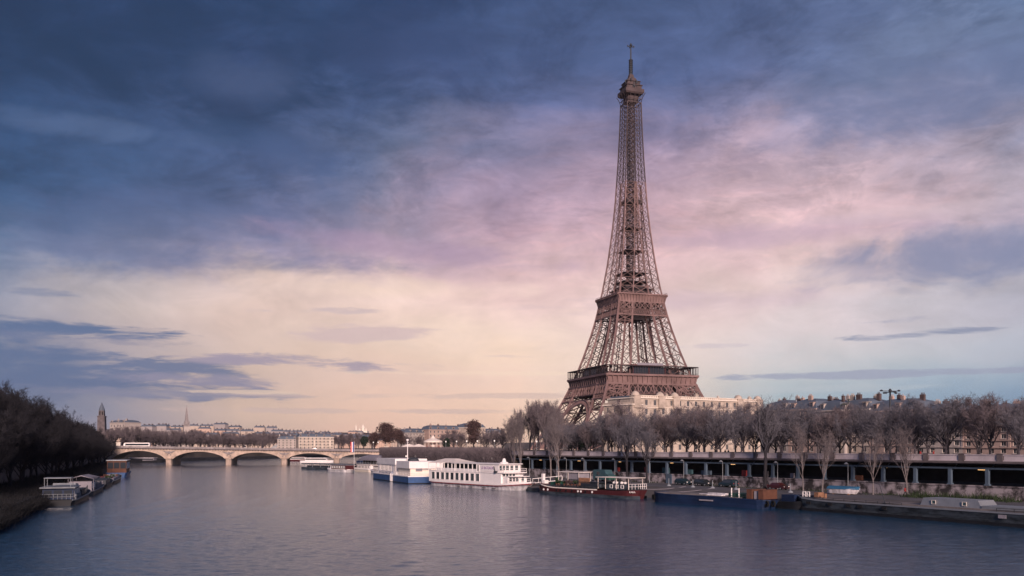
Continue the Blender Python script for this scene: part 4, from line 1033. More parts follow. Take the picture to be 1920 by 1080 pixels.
# --- dark red barge
rt, L = boat('barge', (5.2, 216), (25.6, 189.3), 5.3, 'long dark red houseboat barge with canopies and potted plants on deck')
sh = lambda u: 1.55+.95*max(0, (-u-.55)/.45)**1.5+.35*max(0, (u-.6)/.4)
hk = dict(rake=1.2, blunt=1.4, sblunt=.35)
hull(rt, L, 5.3, sh, M['red_dark'], 4, 4, **hk)
band(rt, L, 5.3, sh, -.05, .18, M['canvas'], 'rubbing_strake', 4, 4, x0=-.97, x1=.35, **hk)
band(rt, L, 5.3, lambda u: .62, -1.0, 0, M['hull_grey'], 'boot_stripe', 4, 4, grow=.0, **hk)
SX = lambda s_: (s_-.5)*L
band(rt, L, 5.3, lambda u: sh(u)-.45, -.75, -.1, M['orange'], 'orange_panel', 4, 4, x0=-1.0, x1=-.88, grow=.06, **hk)
for s_ in (.11, .155, .47, .5, .61): 
    mb = MB(); mb.tube((0, 0, 0), (0, -.1, 0), .24, .24, 12); mb.build('porthole', M['white'], rt, (SX(s_), -2.62, 1.05))
for s_ in (.25, .29, .35, .41, .545):
    mb = MB(); mb.tube((0, 0, 0), (0, -.1, 0), .26, .26, 12); mb.build('porthole', M['black'], rt, (SX(s_), -2.62, 1.05))
mb = MB(); mb.bb(SX(.10), SX(.62), -2.0, 2.0, 1.6, 2.1); mb.bb(SX(.2), SX(.6), -1.8, 1.8, 2.1, 2.35); mb.build('deckhouse', M['hull_grey'], rt)
mb = MB(); mb.loft([[(SX(.45), -2.0, 2.2), (SX(.45), 2, 2.2), (SX(.47), 2, 3.1), (SX(.47), -2, 3.1)], [(SX(.66), -2.0, 2.0), (SX(.66), 2, 2.0), (SX(.65), 2, 3.1), (SX(.65), -2, 3.1)]]); mb.bb(SX(.45), SX(.67), -2.2, 2.2, 3.1, 3.2); mb.build('saloon', M['hull_grey'], rt)
mb = MB(); mb.bb(SX(.49), SX(.63), -2.24, -2.05, 3.12, 3.24); mb.bb(SX(.48), SX(.66), -2.12, -2.02, 2.3, 2.95); mb.build('saloon_window', M['glass'], rt)
mb = MB(); mb.bb(SX(.23), SX(.46), -1.9, 1.9, 5.2, 5.32)
for x in (.24, .34, .45):
    for y in (-1.8, 1.8): mb.beam((SX(x), y, 2.3), (SX(x), y, 5.2), .09)
mb.build('canopy', M['canvas'], rt)
mb = MB(); mb.bb(SX(.33), SX(.44), -1.5, 1.7, 3.7, 5.0); mb.build('side_screen', M['canvas_grey'], rt)
mb = MB(); mb.bb(SX(.63), SX(.95), -2.3, 2.3, 4.35, 4.45)
for x in (.65, .72, .82, .93):
    for y in (-2.1, 2.1): mb.beam((SX(x), y, 1.9), (SX(x), y, 4.35), .1)
mb.build('canopy', M['canvas'], rt)
mb = MB(); mb.bb(SX(.72), SX(.93), -1.9, 1.9, 1.8, 3.0); wh = mb.build('wheelhouse', M['hull_grey'], rt); windows(wh, [SX(.77), SX(.82), SX(.87)], .7, 2.2, 2.8, -1.92)
for s_ in (.78, .80, .85, .88): mb = MB(); mb.lathe([(.1, 0), (.38, .15), (.38, .45), (.1, .6)], (SX(s_), -1.4, 3.0), 8); mb.build('parasol_base', M['white'], rt)
mb = MB(); mb.bb(SX(.46), SX(.56), -2.05, -1.95, 2.4, 4.0)
for i in range(14): mb.bb(SX(.46)+i*.26, SX(.46)+i*.26+.1, -2.1, -1.9, 2.35, 4.1)
mb.build('slatted_screen', M['wood'], rt)
mb = MB(); mb.bb(SX(.14), SX(.20), -1.4, 1.4, 2.1, 2.9); mb.bb(SX(.155), SX(.175), -.3, .3, 2.9, 3.9); mb.build('winch_box', M['green'], rt)
mb = MB(); mb.bb(SX(.02), SX(.05), -.7, .5, 2.3, 3.1); mb.bb(SX(.0), SX(.02), -.3, .3, 2.5, 4.6); mb.build('locker', M['white'], rt)
rng = random.Random(8)
def foliage(rng, n, r, c, size=.25):
    mb = MB()
    for i in range(n):
        v = Vector((rng.gauss(0, 1), rng.gauss(0, 1), rng.gauss(0, 1))).normalized()*rng.uniform(.2, 1)**.5
        p = Vector((c[0]+v.x*r[0], c[1]+v.y*r[1], c[2]+v.z*r[2]))
        a = Vector((rng.uniform(-1, 1), rng.uniform(-1, 1), rng.uniform(-1, 1))).normalized()*size; b_ = a.cross(Vector((rng.uniform(-1, 1), rng.uniform(-1, 1), .3))).normalized()*size*.5
        mb.add([tuple(p-a), tuple(p+b_), tuple(p+a), tuple(p-b_)], [(0, 1, 2, 3)])
    return mb
for i, (s_, h_) in enumerate(((.22, 1.2), (.245, .8), (.3, .5), (.33, .8), (.355, .9), (.38, .7), (.41, .8), (.44, .9))):
    ptn = empty('potted_plant', (0, 0, 0)); bpy.data.objects.remove(ptn)
    mb = MB(); mb.lathe([(.22, 0), (.32, .45)], (0, 0, 0), 8); pt = mb.build('plant_pot', M['orange'], None)
    c, s2 = math.cos(rt.rotation_euler.z), math.sin(rt.rotation_euler.z); x, y = SX(s_), -1.75
    pt.location = (rt.location.x+x*c-y*s2, rt.location.y+x*s2+y*c, 2.1)
    tag(pt, ['tall green potted plant', 'bushy potted plant', 'small potted plant', 'yellowish potted plant', 'taller yellowish potted plant', 'low brown potted plant', 'leafy potted plant', 'green potted plant'][i]+' on the red barge, number %s from its bow' % ['one', 'two', 'three', 'four', 'five', 'six', 'seven', 'eight'][i], 'plant', 'potted plants on the red barge')
    foliage(rng, 90, (.5, .5, h_*.6), (0, 0, .5+h_*.5), .16).build('foliage', M['plant'] if i < 3 or i > 5 else M['leafbrown'], pt)
rail(rt, [(SX(.2), -2.4, 1.75), (SX(.62), -2.4, 1.7)], .55, 1.2, 'metal_dark')
rail(rt, [(SX(.93), -2.0, 2.0), (SX(.99), -1.2, 2.1), (SX(.99), 1.2, 2.1)], 1.1, .6, 'white')
text_obj('lettering', 'KARA', .55, (SX(.965), -2.15, 1.45), M['white'], rt, (R(90), 0, R(18)))
# --- blue barge
rt, L = boat('barge', (27.4, 181.2), (44.6, 159.2), 5.2, 'empty blue cargo barge with a flat grey deck and orange lockers on its stern')
SX = lambda s_: (s_-.5)*L
sh = lambda u: 1.75-.25*max(0, u-.1)+.3*max(0, (-u-.7)/.3)
hk = dict(rake=1.0, blunt=1.5, sblunt=.45)
hull(rt, L, 5.2, sh, M['blue_dark'], 3, 3, **hk)
band(rt, L, 5.2, sh, -.12, .1, M['blue_dark'], 'gunwale', 3, 3, **hk)
mb = MB(); mb.bb(SX(.05), SX(.5), -2.0, 2.2, 1.6, 2.05); mb.bb(SX(.5), SX(.78), -2.0, 2.2, 1.6, 1.8); mb.build('hatch_cover', M['deck'], rt)
mb = MB(); mb.bb(SX(.43), SX(.62), -1.6, -.2, 1.9, 2.15); mb.bb(SX(.45), SX(.6), .2, 1.2, 1.9, 2.3); mb.build('gangplank', M['white_dirty'], rt)
mb = MB(); mb.bb(SX(.66), SX(.8), -1.0, 1.8, 1.6, 2.5); mb.build('locker', M['green'], rt)
mb = MB(); mb.bb(SX(.46), SX(.58), -2.66, -2.6, .9, 1.15); mb.build('painted_panel', M['canvas_grey'], rt)
for s_ in (.86, .95): mb = MB(); mb.bb(SX(s_)-.55, SX(s_)+.55, -2.2, 1.8, 1.7, 3.3); mb.bb(SX(s_)-.6, SX(s_)+.6, -2.25, 1.85, 3.3, 3.4); mb.build('locker', M['orange'], rt)
mb = MB(); mb.bb(SX(.89), SX(.92), -1.9, 1.8, 1.7, 3.1); mb.build('door', M['canvas_grey'], rt)
for s_ in (.70, .76): mb = MB(); mb.tube((SX(s_), -1.5, 1.6), (SX(s_), -1.5, 3.5), .12, .1, 8); mb.build('bollard', M['white'], rt)
rail(rt, [(SX(.7), -2.3, 1.7), (SX(.84), -2.3, 1.6)], .9, 1.0, 'metal_dark')
for i, s_ in enumerate((.02, .05, .97, 1.0)):
    mb = MB(); n = 14
    for k in range(n):
        a, b_ = 2*math.pi*k/n, 2*math.pi*(k+1)/n; mb.beam((0, .45*math.cos(a), .45*math.sin(a)), (0, .45*math.cos(b_), .45*math.sin(b_)), .3, .26)
    o = mb.build('tyre_fender', M['rubber'], rt, (SX(s_)*1.02, -1.6+.7*(i % 2), .95)); o.rotation_euler = (0, 0, R(70))
# --- work boat between blue and grey barges
rt, L = boat('work_boat', (46.6, 163.6), (50.4, 157.0), 4.2, 'small dark work boat tucked between the blue barge stern and the grey barge', 'boat')
hull(rt, L, 4.2, lambda u: 1.3+.3*max(0, u), M['hull_black'], 3, 1.5, **hk); mb = MB(); mb.bb(-2, 1, -1.2, 1.2, 1.3, 2.5); mb.build('cabin', M['blue_dark'], rt)
# --- grey barge
rt, L = boat('barge', (48.8, 160.2), (86.0, 92.5), 6.0, 'very long dark grey barge with a low white-windowed cabin, moored nearest the camera')
SX = lambda s_: (s_-.5)*L
sh = lambda u: 1.85+.55*max(0, (-u-.8)/.2)**1.3+.25*max(0, u)
hk = dict(rake=1.0, blunt=1.3, sblunt=.3)
hull(rt, L, 6.0, sh, M['hull_grey'], 4, 4, **hk); band(rt, L, 6.0, sh, -.1, .14, M['metal'], 'gunwale', 4, 4, **hk)
band(rt, L, 6.0, lambda u: .5, -1, 0, M['hull_black'], 'boot_stripe', 4, 4, grow=.0, **hk)
mb = MB(); mb.bb(SX(.07), SX(.96), -2.4, 2.4, 1.75, 2.2); mb.build('hatch_cover', M['deck'], rt)
mb = MB(); mb.loft([[(SX(.335), -2, 2.2), (SX(.335), 2, 2.2), (SX(.34), 1.8, 3.3), (SX(.34), -1.8, 3.3)], [(SX(.465), -2, 2.2), (SX(.465), 2, 2.2), (SX(.455), 1.8, 3.3), (SX(.455), -1.8, 3.3)]]); cb = mb.build('cabin', M['metal'], rt)
windows(cb, [SX(.365), SX(.43)], .55, 2.5, 2.95, -2.0, fm='frame', m='teal')
mb = MB(); mb.bb(SX(.465), SX(.9), -2.1, 2.1, 2.2, 2.62); mb.build('cargo_cover', M['metal'], rt)
for s_ in (.06, .12, .17, .2, .26): mb = MB(); mb.bb(SX(s_)-.45, SX(s_)+.45, -3.04, -2.95, 1.15, 1.6); mb.build('hull_window', M['black'], rt)
mb = MB(); mb.bb(SX(.505), SX(.52), -3.06, -2.98, 1.1, 1.6); mb.build('white_mark', M['canvas_grey'], rt)
mb = MB()
for x in (.022, .034):
    for z in (3.15, 2.6): mb.beam((SX(x), -1.2, z), (SX(x)+.6, -1.2, z), .13)
    for q in (0, .6): mb.beam((SX(x)+q, -1.2, 2.3), (SX(x)+q, -1.2, 3.2), .13)
mb.build('bow_ladder', M['white'], rt)
mb = MB(); mb.bb(SX(.05), SX(.062), -.8, .6, 2.2, 3.1); mb.tube((SX(.085), -1, 2.2), (SX(.085), -1, 3.0), .25, .25, 8); mb.build('winch', M['wood'], rt)
mb = MB(); mb.tube((SX(.26), -2.6, 1.9), (SX(.235), -1.6, 5.0), .09, .05, 6); mb.beam((SX(.235), -1.6, 5.0), (SX(.19), -1.0, 5.6), .07); mb.build('derrick', M['metal_dark'], rt)
rail(rt, [(SX(.07), -2.8, 1.9), (SX(.3), -2.8, 1.9)], .5, 2.2, 'metal_dark'); rail(rt, [(SX(.5), -2.8, 1.95), (SX(.93), -2.8, 2.05)], .5, 2.4, 'metal_dark')
rng = random.Random(21)
for i in range(9):
    x, y, z = SX(rng.uniform(.62, .9)), rng.uniform(-2, 1), 2.62; mb = MB()
    if i % 3: mb.box((x, y, z+.25), (rng.uniform(.5, 1.2), .6, .5), rng.uniform(0, 1)); mb.box((x, y, z+.52), (rng.uniform(.5, 1.0), .64, .05), .3)
    else: mb.tube((x, y, z), (x, y, z+.8), .3, .3, 10)
    mb.build('deck_crate', M[('white_dirty', 'orange', 'teal')[i % 3]], rt)
for (ax, ay, az_, bx_, by_, l) in ((27.0, 190.5, 2.2, 36.5, 190.5, 'mooring rope from the stern of the red barge'), (9.5, 217.5, 2.6, 20.5, 221.0, 'mooring rope from the bow of the red barge'), (31.0, 182.5, 2.0, 41.0, 184.0, 'mooring rope from the left end of the blue barge'), (52.0, 163.0, 2.5, 55.0, 170.0, 'mooring rope from the bow of the grey barge')):
    mb = MB(); n = 8
    for i in range(n):
        f1 = lambda k: (ax+(bx_-ax)*k, ay+(by_-ay)*k, az_+(2.7-az_)*k-1.0*k*(1-k)*1.2); mb.tube(f1(i/n), f1((i+1)/n), .05, .05, 5)
    tag(mb.build('mooring_rope', M['canvas_grey']), l, 'rope', 'mooring ropes')
# blue covered dinghy on the quay
p = onquay(1583, 2.5, 6.5); rt = empty('dinghy', (p[0], p[1], 2.5), WRZ+math.pi, 'small dinghy under a blue cover lying on the quay above the grey barge', 'boat')
mb = MB(); mb.loft(hull_rings(6.6, 2.0, None, 2.6, 1, .15, lambda u: .95+.2*u, rake=.7, blunt=.1)); mb.build('hull', M['white_dirty'], rt)
mb = MB(); mb.loft([[(x, y*k, z) for y, z in ((-1.05, .95), (-.7, 1.3), (0, 1.5), (.7, 1.3), (1.05, .95), (0, .9))] for x, k in ((-3.2, .85), (-2, 1), (1, 1), (2.3, .7), (3.2, .15))]); mb.build('cover', M['bluetarp'], rt)
mb = MB()
for x in (-1.8, 1.4): mb.box((x, 0, .12), (.3, 1.6, .24))
mb.build('trestle', M['wood'], rt)
# tour boats and pontoons by the bridge
def tourboat(pa, pb, label, hm, cm, roof, B=5.2, awning=None):
    rt, L = boat('tour_boat', pa, pb, B, label, 'boat', 'tour boats moored near the right bridge end')
    hull(rt, L, B, lambda u: 1.1+.5*max(0, (-u-.6)/.4), M[hm], 2.5, 3.5, rake=.8, sblunt=.2)
    band(rt, L, B, lambda u: 1.1+.5*max(0, (-u-.6)/.4), -.1, .12, M['white'], 'gunwale', 2.5, 3.5, rake=.8, sblunt=.2)
    mb = MB(); mb.bb(-L*.22, L*.46, -B*.4, B*.4, 1.1, 3.0); cb = mb.build('cabin', M[cm], rt)
    n = int(L*.66/1.5)
    windows(cb, [-L*.18+1.5*i for i in range(n)], 1.1, 1.7, 2.6, -B*.4-.02)
    mb = MB(); mb.bb(-L*.25, L*.48, -B*.46, B*.46, 3.0, 3.2); mb.build('roof', M[roof], rt)
    mb = MB(); mb.loft([[(-L*.36, -B*.25, 1.2), (-L*.36, B*.25, 1.2), (-L*.33, B*.25, 2.9), (-L*.33, -B*.25, 2.9)], [(-L*.23, -B*.3, 1.2), (-L*.23, B*.3, 1.2), (-L*.25, B*.3, 2.9), (-L*.25, -B*.3, 2.9)]]); mb.build('wheelhouse', M['white'], rt)
    rail(rt, [(-L*.25, -B*.44, 3.2), (L*.46, -B*.44, 3.2)], .8, 1.5, 'metal')
    return rt, L
tourboat((-84, 406), (-72, 392), 'small tour boat with a dark red cabin, leftmost of those near the bridge end', 'white_dirty', 'red_dark', 'canvas_grey')
tourboat((-73, 412), (-62, 396), 'pale low tour boat in front of the grey tented landing stage', 'cream', 'white', 'canvas')
tourboat((-61, 384), (-52, 366), 'small tour boat with a dark red cabin tucked against the blue-hulled restaurant', 'white_dirty', 'red_dark', 'canvas')
def landing(pa, pb, B, label, roofm, z1=5.2, vault=True):
    rt, L = boat('landing_stage', pa, pb, B, label, 'landing stage')
    mb = MB(); mb.bb(-L/2, L/2, -B/2, B/2, -.4, 1.0); mb.build('pontoon', M['hull_grey'], rt)
    mb = MB()
    for i in range(7):
        for y in (-B*.42, B*.42): x = -L*.45+L*.9*i/6; mb.bb(x-.09, x+.09, y-.09, y+.09, 1, z1)
    mb.build('post', M['metal'], rt)
    mb = MB(); mb.bb(-L*.42, L*.42, -B*.3, B*.3, 1.0, z1-.5); mb.build('glazed_room', M['glass'], rt)
    mb = MB()
    if vault:
        rg = []
        for x, k in ((-L/2, .3), (-L*.42, .8), (-L*.25, 1), (L*.25, 1), (L*.42, .8), (L/2, .3)):
            rg.append([(x, B*.5*math.cos(a), z1+k*2.2*math.sin(a)) for a in [math.pi*j/8 for j in range(9)]])
        mb.loft(rg); mb.bb(-L*.52, L*.52, -B*.52, B*.52, z1-.35, z1-.02)
    else: mb.bb(-L/2, L/2, -B/2, B/2, z1, z1+.5)
    mb.build('tent_roof', M[roofm], rt); return rt
landing((-72, 424), (-60, 400), 8, 'landing stage with a grey vaulted tent roof beside the bridge end', 'canvas_grey')
landing((-62, 428), (-58, 420), 4, 'small red awning over a kiosk pontoon by the bridge', 'red', 5.0, False)
landing((-105, 452), (-74, 430), 5, 'long flat pontoon in front of the fourth bridge arch', 'hull_grey', 2.4, False)
# left bank boats (their river side faces the camera side)
def lb(s0, s1, B): return lpt(s0, -6.0), lpt(s1, -6.0)
def OL(s_): return (-83.5-.341*s_, 175+.94*s_)
rt, L = boat('houseboat', OL(-6), OL(28), 6.2, 'dark houseboat with a glazed stern cabin and white awning, nearest boat on the left bank')
hk = dict(rake=1.5, blunt=1.0, sblunt=.8)
sh = lambda u: 1.1+.9*max(0, (u-.5)/.5)
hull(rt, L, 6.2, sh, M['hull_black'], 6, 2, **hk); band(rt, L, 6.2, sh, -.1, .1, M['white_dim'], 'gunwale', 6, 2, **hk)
mb = MB(); mb.bb(-L/2+.6, -L/2+9, -2.6, 2.6, 1.2, 3.3); cb = mb.build('cabin', M['blue_dark'], rt)
windows(cb, [-L/2+2+1.7*i for i in range(4)], 1.2, 1.8, 2.9, -2.62)
for y in (-1.7, 0, 1.7): mb = MB(); mb.box((-L/2+.56, y, 2.35), (.08, 1.35, 1.1)); mb.build('pane', M['glass'], cb)
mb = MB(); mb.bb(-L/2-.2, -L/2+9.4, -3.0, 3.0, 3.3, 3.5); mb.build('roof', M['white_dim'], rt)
mb = MB(); mb.bb(-L/2+.8, -L/2+5, -2.2, 2.4, 5.1, 5.25)
for x in (-L/2+1, -L/2+4.8):
    for y in (-2.1, 2.3): mb.beam((x, y, 3.5), (x, y, 5.1), .08)
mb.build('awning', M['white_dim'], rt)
mb = MB(); mb.loft([[(-L/2+9.5, -2.3, 1.2), (-L/2+9.5, 2.3, 1.2), (-L/2+10.5, 2.0, 3.9), (-L/2+10.5, -2, 3.9)], [(-L/2+17, -2.3, 1.2), (-L/2+17, 2.3, 1.2), (-L/2+15.5, 2.0, 3.6), (-L/2+15.5, -2, 3.6)]]); mb.build('deck_tent', M['white_dim'], rt)
mb = MB(); mb.bb(2, L/2-6, -2.3, 2.3, 1.2, 2.3); mb.build('deckhouse', M['hull_grey'], rt)
rail(rt, [(-L/2+.2, 2.9, 1.2), (-L/2+.2, -2.9, 1.2), (-L/2+10, -3, 1.2)], 1.0, .7, 'white_dim')
rail(rt, [(L/2-14, -2.8, 1.3), (L/2-4, -2.4, 1.8)], .9, 1.0, 'metal_dark')
rt, L = boat('houseboat', OL(31), OL(64), 5.8, 'second houseboat on the left bank, with a long cream awning and cluttered deck')
hull(rt, L, 5.8, sh, M['hull_grey'], 6, 2, **hk); band(rt, L, 5.8, sh, -.1, .12, M['canvas_grey'], 'gunwale', 6, 2, **hk)
mb = MB(); mb.bb(-L/2+1, -L/2+10, -2.3, 2.3, 1.2, 3.2); cb = mb.build('cabin', M['canvas_grey'], rt); windows(cb, [-L/2+2.5+1.8*i for i in range(4)], 1.1, 1.8, 2.7, -2.32)
mb = MB(); mb.loft([[(-L/2+2, y, z) for y, z in ((-2.7, 3.7), (0, 4.6), (2.7, 3.7), (0, 4.4))], [(-L/2+19, y, z) for y, z in ((-2.7, 3.7), (0, 4.4), (2.7, 3.7), (0, 4.2))]])
for x in (2, 10, 19):
    for y in (-2.6, 2.6): mb.beam((-L/2+x, y, 1.2), (-L/2+x, y, 3.7), .09)
mb.build('awning', M['canvas_grey'], rt)
for i in range(10): mb = MB(); x = rng.uniform(-L/2+12, L/2-7); mb.box((x, rng.uniform(-2, 2), 1.6), (rng.uniform(.5, 1.6), rng.uniform(.5, 1.2), rng.uniform(.5, 1.1)), rng.uniform(0, 1)); mb.box((x, 0, 1.35), (.5, 3, .3)); mb.build('deck_crate', M[('white_dim', 'orange', 'plant', 'red_dark', 'canvas_grey')[i % 5]], rt)
rail(rt, [(-L/2+10, -2.7, 1.3), (L/2-5, -2.5, 1.6)], .9, 1.1, 'canvas_grey')
rt, L = boat('barge', OL(98), OL(134), 5.4, 'low black barge with a cluttered pale deck, third vessel along the left bank')
hull(rt, L, 5.4, sh, M['hull_black'], 5, 2, **hk); band(rt, L, 5.4, sh, -.1, .12, M['metal'], 'gunwale', 5, 2, **hk)
mb = MB(); mb.bb(-L/2+1, L/2-6, -2.2, 2.2, 1.1, 1.7); mb.build('hatch_cover', M['canvas_grey'], rt)
for i in range(12): mb = MB(); x = rng.uniform(-L/2+2, L/2-8); y = rng.uniform(-1.6, 1.6); mb.box((x, y, 2.0), (rng.uniform(.5, 1.6), rng.uniform(.5, 1.2), rng.uniform(.4, 1.0)), rng.uniform(0, 1)); mb.box((x, y, 1.78), (1.5, .3, .16)); mb.build('deck_crate', M[('white_dim', 'orange', 'plant', 'red_dark', 'canvas_grey')[i % 5]], rt)
rt, L = boat('houseboat', OL(163), OL(190), 7.5, 'tall blue barge with a brown glazed superstructure, farthest vessel along the left bank')
hull(rt, L, 7.5, lambda u: 1.7, M['blue'], 3, 2, **hk)
mb = MB(); mb.bb(-L/2+1, L/2-4, -3.2, 3.2, 1.7, 6.0); cb = mb.build('superstructure', M['orange'], rt)
for y in (-2.1, 0, 2.1): mb = MB(); mb.box((-L/2+.97, y, 4.3), (.08, 1.8, 2.2)); mb.build('pane', M['glass'], cb)
mb = MB(); mb.bb(-L/2+.5, L/2-3.5, -3.5, 3.5, 6.0, 6.25); mb.build('roof', M['metal'], rt)
windows(cb, [-L/2+3+2.4*i for i in range(8)], 1.6, 3.2, 5.2, -3.22)
rt, L = boat('barge', OL(67), OL(95), 5.0, 'low dark barge with white-painted bow, between the cream-awning houseboat and the black barge')
hull(rt, L, 5.0, sh, M['hull_black'], 5, 2, **hk); band(rt, L, 5.0, sh, -.12, .1, M['white_dim'], 'gunwale', 5, 2, x0=.4, **hk)
mb = MB(); mb.bb(-L/2+3, L/2-8, -2.0, 2.0, 1.1, 2.2); mb.build('deckhouse', M['metal_dark'], rt)
# boats seen through the arches
for i, (pxl, y, w, m_, l) in enumerate(((272, 640, 30, 'hull_black', 'dark barge seen through the leftmost bridge arch'), (372, 900, 26, 'white', 'white tour boat seen through the second bridge arch'), (400, 960, 20, 'white_dirty', 'pale boat at the right of the second bridge arch, farther off'),
                                   (480, 1010, 30, 'green', 'green-roofed boat seen through the middle bridge arch'), (508, 990, 14, 'white', 'small white boat at the right side of the middle arch'), (561, 700, 22, 'red_dark', 'red-topped tour boat left side of the fourth bridge arch'), (597, 640, 26, 'white', 'long white tour boat under the fourth bridge arch'), (695, 640, 20, 'blue_dark', 'dark boat seen under the rightmost bridge arch'), (300, 760, 20, 'white_dirty', 'pale boat row end at the right of the leftmost arch'))):
    rt = empty('moored_boat', (px(pxl, y), y, 0), R(-8), l, 'boat', 'boats beyond the bridge')
    hull(rt, w, 5, lambda u: 1.4+.4*max(0, u), M[m_ if m_ not in ('green',) else 'white'], 5, 3)
    mb = MB(); mb.bb(-w*.35, w*.25, -2, 2, 1.4, 3.2); cb = mb.build('cabin', M['white' if m_ in ('white', 'white_dirty', 'red_dark') else 'canvas_grey'], rt)
    mb = MB(); mb.bb(-w*.34, w*.24, -2.05, 2.05, 1.9, 2.8); mb.build('window_band', M['glass'], cb)
    mb = MB(); mb.bb(-w*.37, w*.27, -2.3, 2.3, 3.2, 3.45); mb.build('roof', M[m_ if m_ in ('green', 'red_dark') else 'white_dirty'], rt)

# ================================================================== buildings
def far_wall(name, col, win):
    m = bpy.data.materials.new(name); m.use_nodes = True; t = m.node_tree; b = t.nodes['Principled BSDF']; b.inputs['Roughness'].default_value = .85
    tx = t.nodes.new('ShaderNodeTexCoord'); s_ = t.nodes.new('ShaderNodeSeparateXYZ'); t.links.new(tx.outputs['Object'], s_.inputs[0])
    a = t.nodes.new('ShaderNodeMath'); a.operation = 'ADD'; t.links.new(s_.outputs[0], a.inputs[0]); t.links.new(s_.outputs[1], a.inputs[1])
    c = t.nodes.new('ShaderNodeCombineXYZ'); t.links.new(a.outputs[0], c.inputs[0]); t.links.new(s_.outputs[2], c.inputs[1])
    br = t.nodes.new('ShaderNodeTexBrick'); t.links.new(c.outputs[0], br.inputs['Vector']); br.offset = 0
    br.inputs['Color1'].default_value = (*win, 1); br.inputs['Color2'].default_value = (*[x*1.6 for x in win], 1); br.inputs['Mortar'].default_value = (*col, 1)
    br.inputs['Scale'].default_value = 1; br.inputs['Mortar Size'].default_value = .95; br.inputs['Mortar Smooth'].default_value = .05
    br.inputs['Brick Width'].default_value = 3.2; br.inputs['Row Height'].default_value = 3.2
    t.links.new(br.outputs[0], b.inputs['Base Color']); return m
FW = [far_wall('far_facade', c, w) for c, w in (((.50, .40, .33), (.16, .13, .13)), ((.38, .33, .32), (.12, .11, .12)), ((.55, .38, .30), (.22, .15, .13)))]
win_proto = {}
NUMS = ['first', 'second', 'third', 'fourth', 'fifth', 'sixth', 'seventh', 'eighth', 'ninth', 'tenth', 'eleventh', 'twelfth', 'thirteenth', 'fourteenth']
def window_proto(w, h, shutters=False):
    k = (round(w, 2), round(h, 2))
    if k not in win_proto:
        f_ = MB(); t_ = .09
        f_.bb(-w/2, w/2, -.04, .06, h/2-t_, h/2); f_.bb(-w/2, w/2, -.04, .06, -h/2, -h/2+t_); f_.bb(-w/2, -w/2+t_, -.04, .06, -h/2+t_, h/2-t_); f_.bb(w/2-t_, w/2, -.04, .06, -h/2+t_, h/2-t_)
        f_.bb(-.04, .04, -.03, .05, -h/2+t_, h/2-t_); f_.bb(-w/2-.1, w/2+.1, -.34, .0, -h/2-.14, -h/2-.005)
        me = f_.build('window', M['frame']); g = MB(); g.bb(-w/2+t_, w/2-t_, .0, .03, -h/2+t_, h/2-t_); gl = g.build('pane', M['glass'])
        win_proto[k] = (me.data, gl.data); bpy.data.objects.remove(me); bpy.data.objects.remove(gl)
    return win_proto[k]
